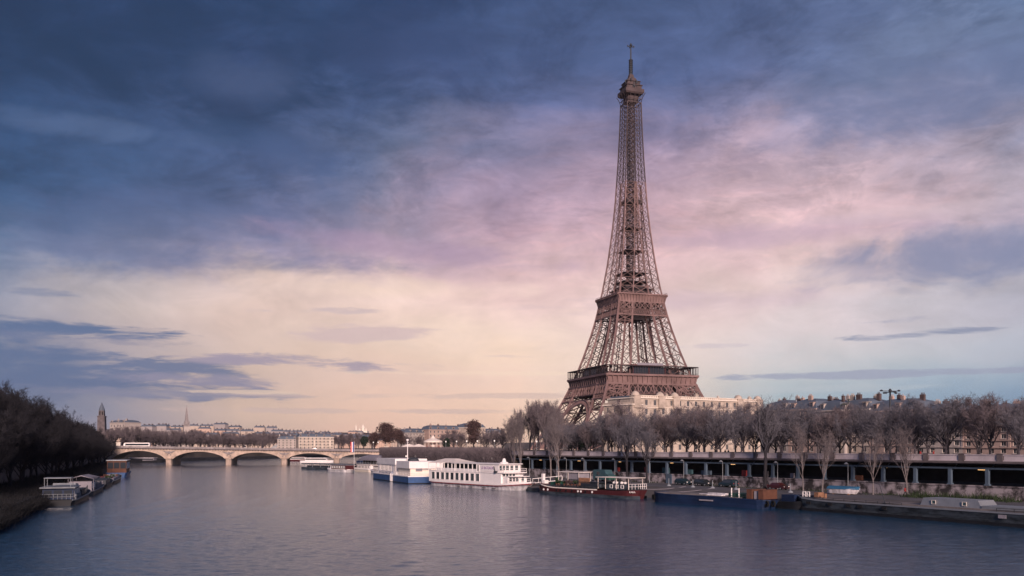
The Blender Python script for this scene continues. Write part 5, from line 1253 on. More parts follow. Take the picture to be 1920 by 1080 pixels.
def building(label, p0, p1, depth, z0, ztop, floors, bay, wallm, roof='mansard', roof_h=4.0, seed=1, skip_floor=(), win=(1.25, 2.0), dormers=True, chim=5, name='apartment_building', group=None, lastwin=None, side=True, maxwin=100, top_first=True):
    p0, p1 = Vector(p0), Vector(p1); L = (p1-p0).length; rz = math.atan2(p1.y-p0.y, p1.x-p0.x)
    root = empty(name, (p0.x, p0.y, z0), rz, label, 'building', group); H = ztop-z0; fh = H/floors
    n = max(2, int(L/bay)); bw_ = L/n; ww, wh = win; wh = min(wh, fh*.62); rnd = random.Random(seed)
    mb = MB(); mb.bb(.3, L-.3, .3, depth, 0, H)
    for fl in range(floors):
        zb = fl*fh; w0, w1 = zb+fh*.24, zb+fh*.24+wh
        mb.bb(0, L, 0, .3, zb, w0); mb.bb(0, L, 0, .3, w1, zb+fh)
        for i in range(n+1):
            a = 0 if i == 0 else (i-.5)*bw_+ww/2; b_ = L if i == n else (i+.5)*bw_-ww/2
            mb.bb(a, b_, 0, .3, w0, w1)
    mb.bb(0, .3, .3, depth, 0, H); mb.bb(L-.3, L, .3, depth, 0, H)
    wl_ = mb.build('wall', M[wallm], root)
    mb = MB()
    mb.bb(-.5, L+.5, -.55, depth+.2, H, H+.45)
    for fl in range(1, floors):
        if fl in (1, floors-1, 2): mb.bb(-.25, L+.25, -.35, -.002, fl*fh-.12, fl*fh+.14)
    for i in range(0, n+1, 4): x = L*i/n; mb.bb(max(0, x-.35), min(L, x+.35), -.16, -.003, fh*1.05, H-fh-.15)
    mb.build('cornice', M['cream' if wallm == 'facade' else wallm], root)
    cnt = 0
    mw, mg = window_proto(ww, wh)
    fls = range(floors-1, -1, -1) if top_first else range(floors)
    for fl in fls:
        for i in range(n):
            if cnt >= maxwin or fl in skip_floor: continue
            o = bpy.data.objects.new('window', mw); COL.objects.link(o); o.parent = root; o.location = ((i+.5)*bw_, .2, fl*fh+fh*.24+wh/2)
            g = bpy.data.objects.new('pane', mg); COL.objects.link(g); g.parent = o; cnt += 1
    if roof == 'mansard':
        mb = MB(); a = [(-.3, -.3), (L+.3, -.3), (L+.3, depth), (-.3, depth)]; i1 = 1.5; i2 = min(4.5, depth*.4)
        r0 = [(x, y, H+.45) for x, y in a]; r1 = [(i1, i1, H+roof_h*.75), (L-i1, i1, H+roof_h*.75), (L-i1, depth-i1, H+roof_h*.75), (i1, depth-i1, H+roof_h*.75)]
        r2 = [(i2, i2, H+roof_h), (L-i2, i2, H+roof_h), (L-i2, depth-i2, H+roof_h), (i2, depth-i2, H+roof_h)]
        mb.loft([r0, r1, r2]); rf = mb.build('roof', M['zinc'], root)
        if dormers:
            for i in range(n):
                if i % 2 and bay < 4: continue
                x = (i+.5)*bw_; mb = MB(); mb.bb(x-.8, x+.8, .1, 2.2, H+.5, H+.45+min(2.1, roof_h*.6)); mb.prism([(x-1, -.05), (x+1, -.05), (x+1, 2.3), (x-1, 2.3)], H+.45+min(2.1, roof_h*.6), H+.65+min(2.1, roof_h*.6))
                d = mb.build('dormer', M[wallm], rf); g = MB(); g.bb(x-.5, x+.5, .04, .09, H+.8, H+.3+min(2.1, roof_h*.6)); g.build('pane', M['glass'], d)
    else:
        mb = MB(); mb.bb(.8, L-.8, .8, depth-.5, H+.45, H+roof_h*.5); rf = mb.build('roof', M['zinc'], root)
        mb = MB(); mb.bb(-.2, L+.2, -.25, .1, H+.45, H+1.3); mb.build('parapet', M[wallm], root)
    for i in range(chim):
        x = L*(i+.5+rnd.uniform(-.3, .3))/chim; w = rnd.uniform(.8, 2.0); h = rnd.uniform(.7, 1.8); y = rnd.uniform(2, depth*.6); mb = MB()
        zt = H+roof_h*(.5 if roof != 'mansard' else .9); mb.bb(x-w/2, x+w/2, y, y+.9, zt-.5, zt+h)
        for k in range(int(w/.5)): mb.tube((x-w/2+.3+.5*k, y+.45, zt+h), (x-w/2+.3+.5*k, y+.45, zt+h+.6), .14, .11, 6)
        mb.build('chimney', M['chimney' if i % 2 else wallm], rf)
    return root, L, H
r_, L_, H_ = building('grand cream apartment building with a lit top floor standing in front of the tower base', (px(1188, 392), 392), (px(1426, 432), 432), 18, 8.7, 32.2, 6, 4.6, 'facade', roof='flat', roof_h=2.6, chim=9, win=(1.5, 2.6), seed=4)
for i, x in enumerate((L_*.02, L_*.2, L_*.31, L_*.82, L_*.985)):
    mb = MB(); mb.bb(x-1.8, x+1.8, -.9, 2.5, H_-4.2, H_+1.2); mb.lathe([(1.9, 0), (1.85, .5), (1.5, 1.2), (.8, 1.7), (.2, 2.0)], (x, .8, H_+1.2), 12); mb.bb(x-2.1, x+2.1, -1.1, 2.7, H_+1.0, H_+1.25)
    mb.build('turret', M['facade'], r_)
mb = MB(); mb.bb(0, L_, -.3, -.1, H_+1.2, H_+1.4)
for i in range(60):
    x = L_*(i+.3)/60; mb.bb(x-.12, x+.12, -.28, -.12, H_+.4, H_+1.2)
mb.build('balustrade', M['cream'], r_)
building('curved cream corner block with stepped terraces, directly left of the grand cream building', (px(1132, 404), 404), (px(1186, 391), 391), 14, 8.7, 29.2, 5, 4.2, 'facade', roof='flat', roof_h=2.2, chim=3, win=(1.3, 2.4), seed=9)
def avenue(pxl):
    k = (pxl-960)/F; t_ = (140-k*248)/(.45+.89*k); return (140-.45*t_, 248+.89*t_)
for i, (a, b_, top, fm, l) in enumerate((
    (1432, 1478, 766, 'facade2', 'grey-roofed apartment building just right of the grand cream building'),
    (1478, 1530, 764, 'facade3', 'pinkish apartment building below the slate dome'),
    (1530, 1575, 766, 'facade2', 'apartment building between the slate dome and the rooftop sculpture'),
    (1575, 1630, 764, 'facade', 'pale apartment building under the curved rooftop sculpture'),
    (1630, 1716, 766, 'facade3', 'slate-roofed apartment building behind the floodlight mast'),
    (1716, 1805, 776, 'facade2', 'shadowed apartment building behind the trees just right of the floodlight mast'),
    (1805, 1940, 778, 'facade3', 'shadowed apartment building at the right edge behind the trees'))):
    A_, B_ = avenue(a), avenue(b_)
    building(l, A_, B_, 13, 8.7, 11+(838-top)*(A_[1]+B_[1])/2/F-1.0, 5, 3.6, fm, roof_h=4.2, chim=4, seed=30+i, maxwin=70, win=(1.5, 2.2))
dm = empty('slate_dome', (px(1493, 328), 328, 8.7), 0, 'dark slate dome with a small lantern rising over the roofs right of the tower', 'dome')
mb = MB(); mb.lathe([(2.6, 0), (2.6, 13.5)], n=12); mb.build('drum', M['facade2'], dm)
mb = MB(); mb.lathe([(2.9, 13.5), (2.8, 15), (2.3, 16.6), (1.3, 17.6), (.8, 17.8)], n=16); mb.build('roof', M['zinc'], dm)
mb = MB(); mb.lathe([(.7, 17.7), (.7, 18.3), (.2, 18.7), (.05, 19.4)], n=8); mb.build('lantern', M['metal'], dm)
sc_ = empty('rooftop_sculpture', (px(1585, 300), 300, 8.7), 0, 'dark curved sculpture like a rearing beast on the roofs of the right skyline', 'sculpture')
mb = MB(); pts = [(-1.6, 15.2, .16), (-1.5, 16.2, .2), (-.6, 16.5, .3), (.4, 16.4, .34), (1.0, 16.9, .3), (1.2, 17.7, .26), (.8, 18.0, .2), (1.6, 18.1, .14)]
for (a, za, ra), (b_, zb, rb) in zip(pts, pts[1:]): mb.tube((a, 0, za), (b_, 0, zb), ra, rb, 8)
mb.build('figure', M['bronze'], sc_); mb = MB(); mb.lathe([(.7, 0), (.7, 14), (.45, 15.4)], (0, 0, 0), 8); mb.tube((0, 0, 15.4), (0, 0, 16.3), .2, .2, 6); mb.build('plinth', M['facade2'], sc_)
# middle distance, left of the tower
for i, (a, b_, Y0, Y1, yt, fm, l, wn_) in enumerate((
    (768, 802, 780, 800, 812, 'facade2', 'apartment building with dark slate roof, leftmost of the group behind the carousel', 60),
    (804, 868, 790, 810, 806, 'facade3', 'long pinkish apartment building directly behind the carousel', 80),
    (876, 910, 800, 815, 802, 'facade', 'apartment building partly hidden by the tall brown tree right of the carousel', 50),
    (913, 945, 830, 845, 812, 'facade2', 'low apartment building left of the big bare trees', 40),
    (560, 626, 900, 915, 820, 'facade', 'long cream building seen over the bridge right of the metal footbridge arch', 80),
    (520, 556, 980, 985, 824, 'facade2', 'grey building behind the metal footbridge arch', 30))):
    building(l, (px(a, Y0), Y0), (px(b_, Y1), Y1), 14, 8.7, 11+(838-yt)*Y0/F, 5 if i < 4 else 4, 3.6, fm, roof_h=4.2, chim=4, seed=60+i, maxwin=wn_)
building('grey building with a dark roof beside the bell tower on the left bank', (px(206, 780), 780), (px(234, 770), 770), 16, 8.7, 11+(838-793)*775/F, 5, 3.8, 'facade2', roof_h=2.6, chim=3, seed=90, maxwin=40)
bt = empty('bell_tower', (px(191, 660), 660, 8.7), R(10), 'dark stone bell tower with a pointed cap rising over the left bank trees', 'church tower')
mb = MB(); mb.frustum((0, 0, 0), (6, 6), (4.8, 4.8), 24); mb.frustum((0, 0, 24), (5.3, 5.3), (5.3, 5.3), .8); mb.frustum((0, 0, 24.8), (3.8, 3.8), (3.4, 3.4), 4.0); mb.build('wall', M['parapet_dark'], bt)
mb = MB(); mb.lathe([(2.1, 28.8), (1.8, 30.2), (.9, 32.6), (.1, 34.8)], n=8); mb.build('roof', M['zinc'], bt)
mb = MB()
for x in (-1.2, 1.2): mb.box((x*.75, -1.86, 26.8), (.8, .2, 2.6))
mb.build('louvre', M['black'], bt)
ch = empty('church_spire', (px(350, 1280), 1280, 8.7), R(25), 'slender pale church spire rising over the far trees left of the bridge middle', 'church tower')
mb = MB(); mb.frustum((0, 0, 0), (9, 9), (8.2, 8.2), 31); mb.bb(-14, -4, -5, 25, 0, 20); mb.build('wall', M['facade2'], ch)
mb = MB(); mb.frustum((0, 0, 31), (6.6, 6.6), (.2, .2), 30); 
for x in (-3.3, 3.3):
    for y in (-3.3, 3.3): mb.frustum((x, y, 31), (1.7, 1.7), (.1, .1), 8)
mb.build('spire', M['stone_grey'], ch)
sb = empty('hilltop_basilica', (-738, 4480, 66), 0, 'pale domed basilica standing on the far hill right of the tricolour banner', 'church')
def dome(x, y, r, zb, zd, ht, nm='dome'):
    mb = MB(); mb.lathe([(r, zb), (r, zd), (r*1.08, zd+.5), (r*.98, zd+ht*.3), (r*.75, zd+ht*.6), (r*.35, zd+ht*.85), (r*.18, zd+ht*.9), (r*.2, zd+ht*1.1), (.2, zd+ht*1.3)], (x, y, 0), 12); mb.build(nm, M['cream'], sb)
mb = MB(); mb.bb(-22, 26, -20, 30, 0, 24); mb.bb(-12, 16, -26, -20.2, 0, 20); mb.build('wall', M['cream'], sb)
dome(2, 0, 9, 20, 36, 20); dome(-14, -8, 4.5, 20, 28, 10); dome(18, -8, 4.5, 20, 28, 10); dome(-36, 20, 5.2, 0, 38, 17, 'bell_tower')
# distant quarter on the slopes
rng = random.Random(77); side_words = ['red-brown', 'grey', 'cream']
k = 0
def far_building(x, y, w, d, h, mi, rz, label, group):
    z = hz(x, y)-1
    root = empty('town_building', (x, y, z), rz, label, 'building', group)
    mb = MB(); mb.bb(-w/2, w/2, 0, d, 0, h); mb.build('wall', FW[mi], root)
    mb = MB(); a = 2.2; mb.loft([[(-w/2-.3, -.3, h), (w/2+.3, -.3, h), (w/2+.3, d+.3, h), (-w/2-.3, d+.3, h)], [(-w/2+a, a, h+3.4), (w/2-a, a, h+3.4), (w/2-a, d-a, h+3.4), (-w/2+a, d-a, h+3.4)], [(-w/2+a*2, a*2, h+4), (w/2-a*2, a*2, h+4), (w/2-a*2, d-a*2, h+4), (-w/2+a*2, d-a*2, h+4)]])
    rf = mb.build('roof', M['zinc'], root)
    for q in (-.3, .1, .38):
        mb = MB(); mb.bb(w*q-1.3, w*q+1.3, d*.3, d*.3+1.2, h+2.5, h+6.2); mb.build('chimney', M['chimney'], rf)
WORDS = {0: 'cream', 1: 'grey', 2: 'pinkish'}
def lm(p):
    for lim, s_ in ((240, 'left of the coach'), (285, 'above the coach'), (335, 'left of the church spire'), (365, 'at the foot of the church spire'), (430, 'just right of the church spire'), (500, 'left of the metal footbridge arch'), (580, 'above the metal footbridge arch'), (640, 'above the long cream building'), (700, 'beneath the hilltop basilica'), (780, 'behind the big round tree'), (2000, 'behind the carousel')):
        if p < lim: return s_
used_lm = {}
ords = ['', 'second ', 'third ', 'fourth ', 'fifth ', 'sixth ', 'seventh ', 'eighth ', 'ninth ', 'tenth ']
for row, (Y0, step, hh) in enumerate(((1480, 34, 17), (1700, 30, 18), (1980, 27, 19), (2300, 26, 20), (2600, 26, 18))):
    p = 206+row*7
    while p < 765:
        Y = Y0+rng.uniform(-50, 50); w = step*Y/F*rng.uniform(.75, 1.0); x = px(p, Y); mi = rng.choice((0, 0, 1, 2))
        if row < 2 or rng.random() < .85:
            key = (row, lm(p)); c_ = used_lm.get(key, 0); used_lm[key] = c_+1
            tier = ['lowest', 'lower', 'middle', 'upper', 'topmost'][row]
            far_building(x, Y, w, 16, hh+rng.uniform(-4, 4), mi, rng.uniform(-.35, .35), '%s%s building, %s tier of the far slope, %s' % (ords[c_], WORDS[mi], tier, lm(p)), 'buildings of the far town')
        p += step*rng.uniform(.85, 1.15)
# scattered houses on the basilica hill
for i, a in enumerate(sorted(rng.uniform(620, 745) for _ in range(14))):
    Y = 3900+rng.uniform(-250, 300); far_building(px(a, Y), Y, rng.uniform(25, 50), 20, rng.uniform(12, 20), rng.choice((0, 1, 2)), rng.uniform(-.3, .3), '%s house counted from the left on the slope below the hilltop basilica' % NUMS[i], 'houses below the basilica')
# metal arched footbridge
fb = empty('arched_footbridge', (px(544, 1060), 1060, 8.7), R(4), 'grey steel arched footbridge rising behind the bridge parapet', 'footbridge')
sp2 = 23.5
for y in (0, 7):
    mb = MB(); n = 22
    for i in range(n):
        a, b_ = -1+2*i/n, -1+2*(i+1)/n; f1 = lambda u, o: (u*sp2, y, o+8.2*(1-u*u)-1.5)
        mb.beam(f1(a, 0), f1(b_, 0), .5); mb.beam(f1(a, 1.6), f1(b_, 1.6), .6); mb.beam(f1(a, 0), f1(b_, 1.6), .25); mb.beam(f1(a, 1.6), f1(b_, 0), .25)
        if i % 2: mb.beam(f1(a, 0), (a*sp2, y, -2), .3)
    mb.build('arch_rib', M['metal'], fb)
mb = MB(); mb.box((0, 3.5, -2.2), (60, 8, .6)); mb.build('deck', M['metal_dark'], fb)

# ================================================================== street things
def carousel():
    root = empty('carousel', (px(812, 540), 540, 8.7), 0, 'carousel with a striped pointed canopy standing above the rows of clipped trees', 'carousel')
    a = [(5.6, 5.0), (5.4, 5.9), (3.6, 6.6), (1.4, 7.5), (.9, 8.2), (.15, 9.2)]
    n = 24; 
    for m_, off in (('cream', 0), ('red', 1)):
        mb = MB()
        for k in range(off, n, 2):
            t0, t1 = 2*math.pi*k/n, 2*math.pi*(k+1)/n
            for (r0, z0), (r1, z1) in zip(a, a[1:]): 
                q = [(r0*math.cos(t0), r0*math.sin(t0), z0), (r0*math.cos(t1), r0*math.sin(t1), z0), (r1*math.cos(t1), r1*math.sin(t1), z1), (r1*math.cos(t0), r1*math.sin(t0), z1)]
                mb.add(q+[(x*.97, y*.97, z-.06) for x, y, z in q], [(0, 1, 2, 3), (7, 6, 5, 4)])
        mb.build('canopy', M['cream' if off == 0 else 'canvas'], root)
    mb = MB()
    for k in range(12): t0 = 2*math.pi*k/12; mb.tube((5.1*math.cos(t0), 5.1*math.sin(t0), 0), (5.1*math.cos(t0), 5.1*math.sin(t0), 5.2), .12, .12, 6)
    mb.lathe([(5.5, 0), (5.5, .5)], n=20); mb.lathe([(1.6, .5), (1.6, 5.2)], n=12); mb.build('platform', M['canvas'], root)
    mb = MB()
    for k in range(10):
        t0 = 2*math.pi*k/10; c = (3.8*math.cos(t0), 3.8*math.sin(t0), 1.7); mb.box(c, (1.3, .5, .6), t0+1.57); mb.box((c[0]-.5*math.sin(t0), c[1]+.5*math.cos(t0), 2.2), (.35, .3, .8), t0+1.57); mb.tube((c[0], c[1], .5), (c[0], c[1], 5), .06, .06, 5)
    mb.build('wooden_horses', M['red'], root)
carousel()
for i, (p_, w, l) in enumerate(((767, 9, 'pinkish peaked tent nearest the statue pedestals'), (785, 9, 'pinkish peaked tent left of the carousel'))):
    r0 = empty('market_tent', (px(p_, 520+i*12), 520+i*12, 8.7), .2, l, 'tent', 'tents left of the carousel')
    mb = MB(); mb.loft([[(x*w/2, y*3, 2.3) for x, y in ((-1, -1), (1, -1), (1, 1), (-1, 1))], [(x*w/5, y*.6, 3.5) for x, y in ((-1, -1), (1, -1), (1, 1), (-1, 1))], [(x*.2, y*.1, 4.0) for x, y in ((-1, -1), (1, -1), (1, 1), (-1, 1))]]); mb.build('roof', M['orange'] if False else M['canvas'], r0)
    mb = MB(); mb.bb(-w/2+.3, w/2-.3, -2.6, 2.6, 0, 2.2); mb.build('counter', M['red_dark'], r0)
fl_ = empty('flag_banner', (px(664, 418), 418, 1.0), R(-8), 'tall vertical blue white and red flag banner on a white pole by the bridge', 'flag')
mb = MB(); mb.tube((0, 0, -1), (0, 0, 12.6), .09, .06, 8); mb.build('pole', M['white'], fl_)
for i, c in enumerate(('flag_blue', 'white', 'flag_red')): mb = MB(); x = -.15-i*.5; mb.loft([[(x-.25*(j % 2)*0, .0+.05*math.sin(j+i), 7.6+j*.47), (x-.5, .05*math.sin(j+i+1), 7.6+j*.47), (x-.5, .03+.05*math.sin(j+i+1), 7.6+j*.47), (x, .03+.05*math.sin(j+i), 7.6+j*.47)] for j in range(11)]); mb.build('stripe', M[c], fl_)
def lamp_post(h, head='globe'):
    root = empty('street_lamp', (0, 0, 0), 0, 'x', 'street lamp'); mb = MB(); mb.lathe([(.16, 0), (.14, .6), (.07, .8), (.05, h)], n=8)
    if head == 'arm':
        mb.beam((0, 0, h), (-.5, 0, h+.25), .07); 
    mb.build('pole', M['metal'], root)
    mb = MB()
    if head == 'globe': mb.lathe([(.08, 0), (.26, .15), (.3, .35), (.2, .6), (.05, .68)], (0, 0, h), 10)
    else: mb.lathe([(.1, .3), (.42, 0), (.36, -.06), (.08, -.1)], (-.55, 0, h+.05), 10)
    mb.build('lamp_head', M['lampw'] if head == 'globe' else M['metal'], root); return root
lp = lamp_post(5.3, 'arm'); used = []
for i, (p_, l) in enumerate(((993, 'at the gallery far end behind the gangway'), (1044, 'behind the red barge bow'), (1062, 'behind the left edge of the red barge canopy'), (1095, 'left of the green camper van'), (1153, 'right of the green camper van'), (1218, 'behind the tail of the red barge'), (1282, 'behind the hatchback nearest the metal door'), (1355, 'behind the dark people carrier'), (1458, 'behind the dark red saloon'), (1590, 'behind the blue covered dinghy'))):
    place(lp, used, onquay(p_, 2.5, 1.0), WRZ-math.pi/2, 'slender shaded lamp post '+l, 'lamp posts along the quay')
lp = lamp_post(3.6); used = []
for i, (p_, Y, z, l) in enumerate(((1006, 275, 8.7, 'left of the two pale thin trees on the gallery roof'), (836, 520, 8.7, 'just right of the carousel'), (856, 500, 8.7, 'second right of the carousel'), (875, 480, 8.7, 'below the tall brown tree right of the carousel'), (895, 470, 8.7, 'right of the tall brown tree'), (927, 450, 8.7, 'left of the big bare trees'),
                               (700, 600, 8.7, 'left of a pair under the big round tree'), (709, 600, 8.7, 'right of a pair under the big round tree'))):
    place(lp, used, (px(p_, Y), Y, z), 0, 'white globe street lamp '+l, 'white globe lamps along the promenade', 1.0 if Y < 300 else 1.35)
lp2 = lamp_post(4.4); used = []
for i, (p_, Y) in enumerate(((778, 345), (796, 338), (816, 330), (848, 315), (892, 300), (924, 290), (941, 283))):
    place(lp2, used, (px(p_, Y)-3, Y-3, 2.5), 0, '%swhite globe lamp from the left in front of the clipped tree rows' % (ords[i] or 'first '), 'globe lamps before the clipped trees', 1.05)
hm = empty('floodlight_mast', (px(1669, 232), 232, 8.7), R(8), 'tall floodlight mast with four curved arms rising above the right trees', 'floodlight mast')
mb = MB(); mb.tube((0, 0, 0), (0, 0, 16.8), .35, .2, 10); mb.build('pole', M['metal_dark'], hm)
mb = MB(); mb.beam((-2.1, 0, 16.6), (2.1, 0, 16.6), .18); mb.beam((0, -2, 16.3), (0, 2, 16.3), .18); mb.lathe([(.3, 16.3), (.45, 16.7), (.2, 17.2)], n=8); mb.build('arm', M['metal_dark'], hm)
for x, y, z in ((-2.4, 0, 16.75), (2.4, 0, 16.75), (-1.6, 0, 16.15), (1.6, 0, 16.15), (0, -2.1, 16.3), (0, 2.1, 16.3)):
    mb = MB(); mb.lathe([(.12, .2), (.38, .05), (.36, -.2), (.1, -.26)], (x, y, z), 8); mb.build('floodlight', M['metal_dark'], hm)
mp_ = empty('mooring_post', (0, 0, 0), 0, 'x', 'post'); mb = MB(); mb.lathe([(.09, .3), (.07, 1.5), (.12, 1.55), (.05, 1.65)], n=8); mb.build('pole', M['white_dim'], mp_)
mb = MB(); mb.lathe([(.5, 0), (.42, .2), (.15, .4)], n=10); mb.build('base', M['white_dim'], mp_); used = []
for p_, l in ((1254, 'left of the dark hatchback'), (1299, 'between the hatchback and the estate car'), (1336, 'between the estate car and the people carrier'), (1380, 'under the nose of the people carrier'), (1482, 'right of the dark red saloon')):
    place(mp_, used, onquay(p_, 2.5, 9.5), 0, 'white post at the quay edge, '+l, 'white posts along the quay edge')

# ================================================================== trees
def grow(seed, H, trunk_h, width, style='vase', dens=1.0, r0=.26, tw=.022):
    """returns (limb mesh builder, twig mesh builder)"""
    rnd = random.Random(seed); T = MB(); C = MB()
    def rv(k): return Vector((rnd.gauss(0, k), rnd.gauss(0, k), rnd.gauss(0, k)))
    def perp(d, ang):
        a = rv(1); a = (a-d*a.dot(d)).normalized(); return (d*math.cos(ang)+a*math.sin(ang)).normalized()
    upb = {'vase': .12, 'tall': .2, 'slim': .2}[style]
    pol = {'vase': (.35, .95), 'tall': (.12, .42), 'slim': (.15, .5)}[style]
    def twig(p, d, L, r):
        q = p+d*L*.5; e = q+(d+rv(.3)+Vector((0, 0, .15))).normalized()*L*.55
        s_ = d.cross(Vector((rnd.uniform(-1, 1), rnd.uniform(-1, 1), .2))).normalized()*r; s2 = d.cross(s_).normalized()*r
        C.add([tuple(p+s_), tuple(p-s_*.5+s2), tuple(p-s_*.5-s2), tuple(q+s_*.8), tuple(q-s_*.4+s2*.8), tuple(q-s_*.4-s2*.8), tuple(e)], [(0, 1, 4, 3), (1, 2, 5, 4), (2, 0, 3, 5), (3, 4, 6), (4, 5, 6), (5, 3, 6)])
    def branch(p, d, L, r, lv):
        nseg = {1: 6, 2: 4, 3: 3}[lv]; tgt = T if lv == 1 else C
        pts = [(p, r)]; q = p; dd = d
        for i in range(nseg):
            dd = (dd+rv(.10)+Vector((0, 0, upb if lv == 1 else upb*.6))).normalized(); q = q+dd*L/nseg
            pts.append((q, r*(1-.7*(i+1)/nseg)))
        for (a, ra), (b_, rb) in zip(pts, pts[1:]): tgt.tube(a, b_, ra, rb, 5 if lv == 1 else 3, cap=False)
        def at(k): 
            k *= nseg; j = min(nseg-1, int(k)); return pts[j][0].lerp(pts[j+1][0], k-j), (pts[j+1][0]-pts[j][0]).normalized(), pts[j][1]
        if lv == 3:
            for i in range(max(2, int(7*dens+rnd.random()))):
                a, dr, _ = at(rnd.uniform(.1, 1)); twig(a, perp(dr, rnd.uniform(.35, 1.0)), rnd.uniform(.5, 1.25)*H/13, tw)
            return
        n = {1: 10, 2: 6}[lv]
        for i in range(n):
            k = {1: .18, 2: .1}[lv]; k = k+(1-k)*(i+rnd.random())/n; a, dr, ra = at(min(k, .999))
            dd2 = (perp(dr, rnd.uniform(.45, .95) if style == 'vase' else rnd.uniform(.25, .6))+Vector((0, 0, .12))).normalized()
            branch(a, dd2, L*{1: .42, 2: .5}[lv]*(1.15-.5*k)*rnd.uniform(.8, 1.2), ra*.5, lv+1)
    T.lathe([(r0*1.5, -.25), (r0*1.05, .5), (r0, trunk_h*.6), (r0*.9, trunk_h*1.1)], n=8)
    T.tube((0, 0, trunk_h), (rnd.gauss(0, .2), rnd.gauss(0, .2), trunk_h+(H-trunk_h)*.45), r0*.85, r0*.3, 6)
    nl = {'vase': 8, 'tall': 9, 'slim': 6}[style]
    for i in range(nl+2):
        lead = i >= nl; a = 2*math.pi*i/nl+rnd.uniform(-.35, .35); po = rnd.uniform(0, .15) if lead else rnd.uniform(*pol)
        z = trunk_h+(H-trunk_h)*(rnd.uniform(.25, .45) if lead else rnd.uniform(-.04, .22))
        d = Vector((math.sin(po)*math.cos(a), math.sin(po)*math.sin(a), math.cos(po)))
        branch(Vector((0, 0, z)), d, (H-z)*rnd.uniform(.72, 1.0)*(1 if po < .6 else .85), r0*rnd.uniform(.42, .6), 1)
    zs = sorted(v[2] for v in C.v); zmax = zs[int(len(zs)*.995)]; k = H/zmax
    rs = sorted(math.hypot(v[0], v[1]) for v in C.v); kx = width/2/rs[int(len(rs)*.97)]
    T.v = [(x*kx if z > trunk_h*1.05 else x, y*kx if z > trunk_h*1.05 else y, z*k) for x, y, z in T.v]; C.v = [(x*kx, y*kx, z*k) for x, y, z in C.v]
    return T, C
def tree(name, label, seed, H, trunk_h, spread, style, bark, twig, **k):
    T, C = grow(seed, H, trunk_h, spread, style, **k)
    root = empty(name, (0, 0, 0), 0, label, 'tree'); T.build('trunk', M[bark], root); C.build('crown', M[twig], root); return root
protos = {}
def ptree(kind, i):
    key = (kind, i)
    if key not in protos:
        spec = dict(prom=('plane_tree', 10.9, 1.6, 10.5, 'vase', 'bark', 'twig', dict(dens=.85, r0=.2, tw=.018)),
                    promb=('plane_tree', 10.9, 1.6, 10.5, 'vase', 'bark', 'twig_brown', dict(dens=.85, r0=.2, tw=.018)),
                    tall=('poplar_tree', 22, 3.5, 11, 'tall', 'bark', 'twig_brown', dict(dens=1.3, r0=.36, tw=.032)),
                    slim=('slender_tree', 14, 3.0, 5.5, 'slim', 'bark_pale', 'twig_pale', dict(dens=.25, r0=.14, tw=.014)),
                    slimd=('slender_tree', 17, 6, 7.5, 'slim', 'bark_dark', 'twig', dict(dens=.45, r0=.28, tw=.018)),
                    left=('bare_tree', 17, 1.8, 13, 'vase', 'bark_dark', 'twig_dark', dict(dens=1.4, r0=.34, tw=.028)),  # shade of the left bank put into the dark bark and twigs
                    far=('bare_tree', 15, 1.5, 13, 'vase', 'bark', 'twig_brown', dict(dens=1.0, r0=.32, tw=.042)))[kind]
        protos[key] = (tree(spec[0], 'x', hash_(kind)*10+i, *spec[1:5], *spec[5:7], **spec[7]), [])
    return protos[key]
def hash_(s_): return sum(ord(c) for c in s_)
trng = random.Random(42)
def put(kind, x, y, z, sc=1.0, label='', group=None, var=4):
    pr, used = ptree(kind, trng.randrange(var)); s_ = sc*trng.uniform(.93, 1.07)
    o = place(pr, used, (x, y, z), trng.uniform(0, 6.28), label, group, (s_*trng.uniform(.88, 1.2), s_*trng.uniform(.88, 1.2), s_*trng.uniform(.93, 1.1)))
    o.rotation_euler.x = trng.gauss(0, .035); o.rotation_euler.y = trng.gauss(0, .035); return o
NUM = ['first', 'second', 'third', 'fourth', 'fifth', 'sixth', 'seventh', 'eighth', 'ninth', 'tenth', 'eleventh', 'twelfth', 'thirteenth', 'fourteenth', 'fifteenth', 'sixteenth', 'seventeenth', 'eighteenth', 'nineteenth', 'twentieth', 'twenty-first', 'twenty-second', 'twenty-third', 'twenty-fourth', 'twenty-fifth', 'twenty-sixth', 'twenty-seventh', 'twenty-eighth', 'twenty-ninth', 'thirtieth']
def lmR(p):
    for lim, s_ in ((1075, 'above the red barge bow'), (1160, 'above the camper van'), (1240, 'above the blue metal door'), (1345, 'above the dark hatchback and estate car'), (1440, 'above the blue barge stern'), (1520, 'below the slate dome'), (1600, 'below the curved rooftop sculpture'), (1700, 'around the floodlight mast'), (1800, 'right of the floodlight mast'), (2100, 'near the right edge')):
        if p < lim: return s_
cnt = {}
for row, (off, t0, t1, step, zz, kinds, word) in enumerate(((15, 104, -60, -6.6, 8.7, ('prom', 'prom', 'promb'), 'front'), (24, 112, -66, -6.4, 8.7, ('prom', 'promb'), 'second'), (40, 126, -62, -10.5, 8.7, ('promb', 'prom'), 'third'))):
    t_ = t0
    while t_ > t1:
        x, y = qpt(t_+trng.uniform(-1, 1), off+trng.uniform(-1, 1)); p = 960+F*x/y
        if p < 1975:
            s_ = 1.0 if p > 1130 else .88
            if 960+F*x/y > 1040:
                key = (row, lmR(p)); c_ = cnt.get(key, 0); cnt[key] = c_+1
                put(kinds[int(t_*7) % len(kinds)], x, y, zz, s_*(1.0, .98, 1.08)[row], '%s plane tree from the left, %s promenade row, %s' % (NUM[c_], word, lmR(p)), 'bare plane trees along the right promenade')
        t_ += step
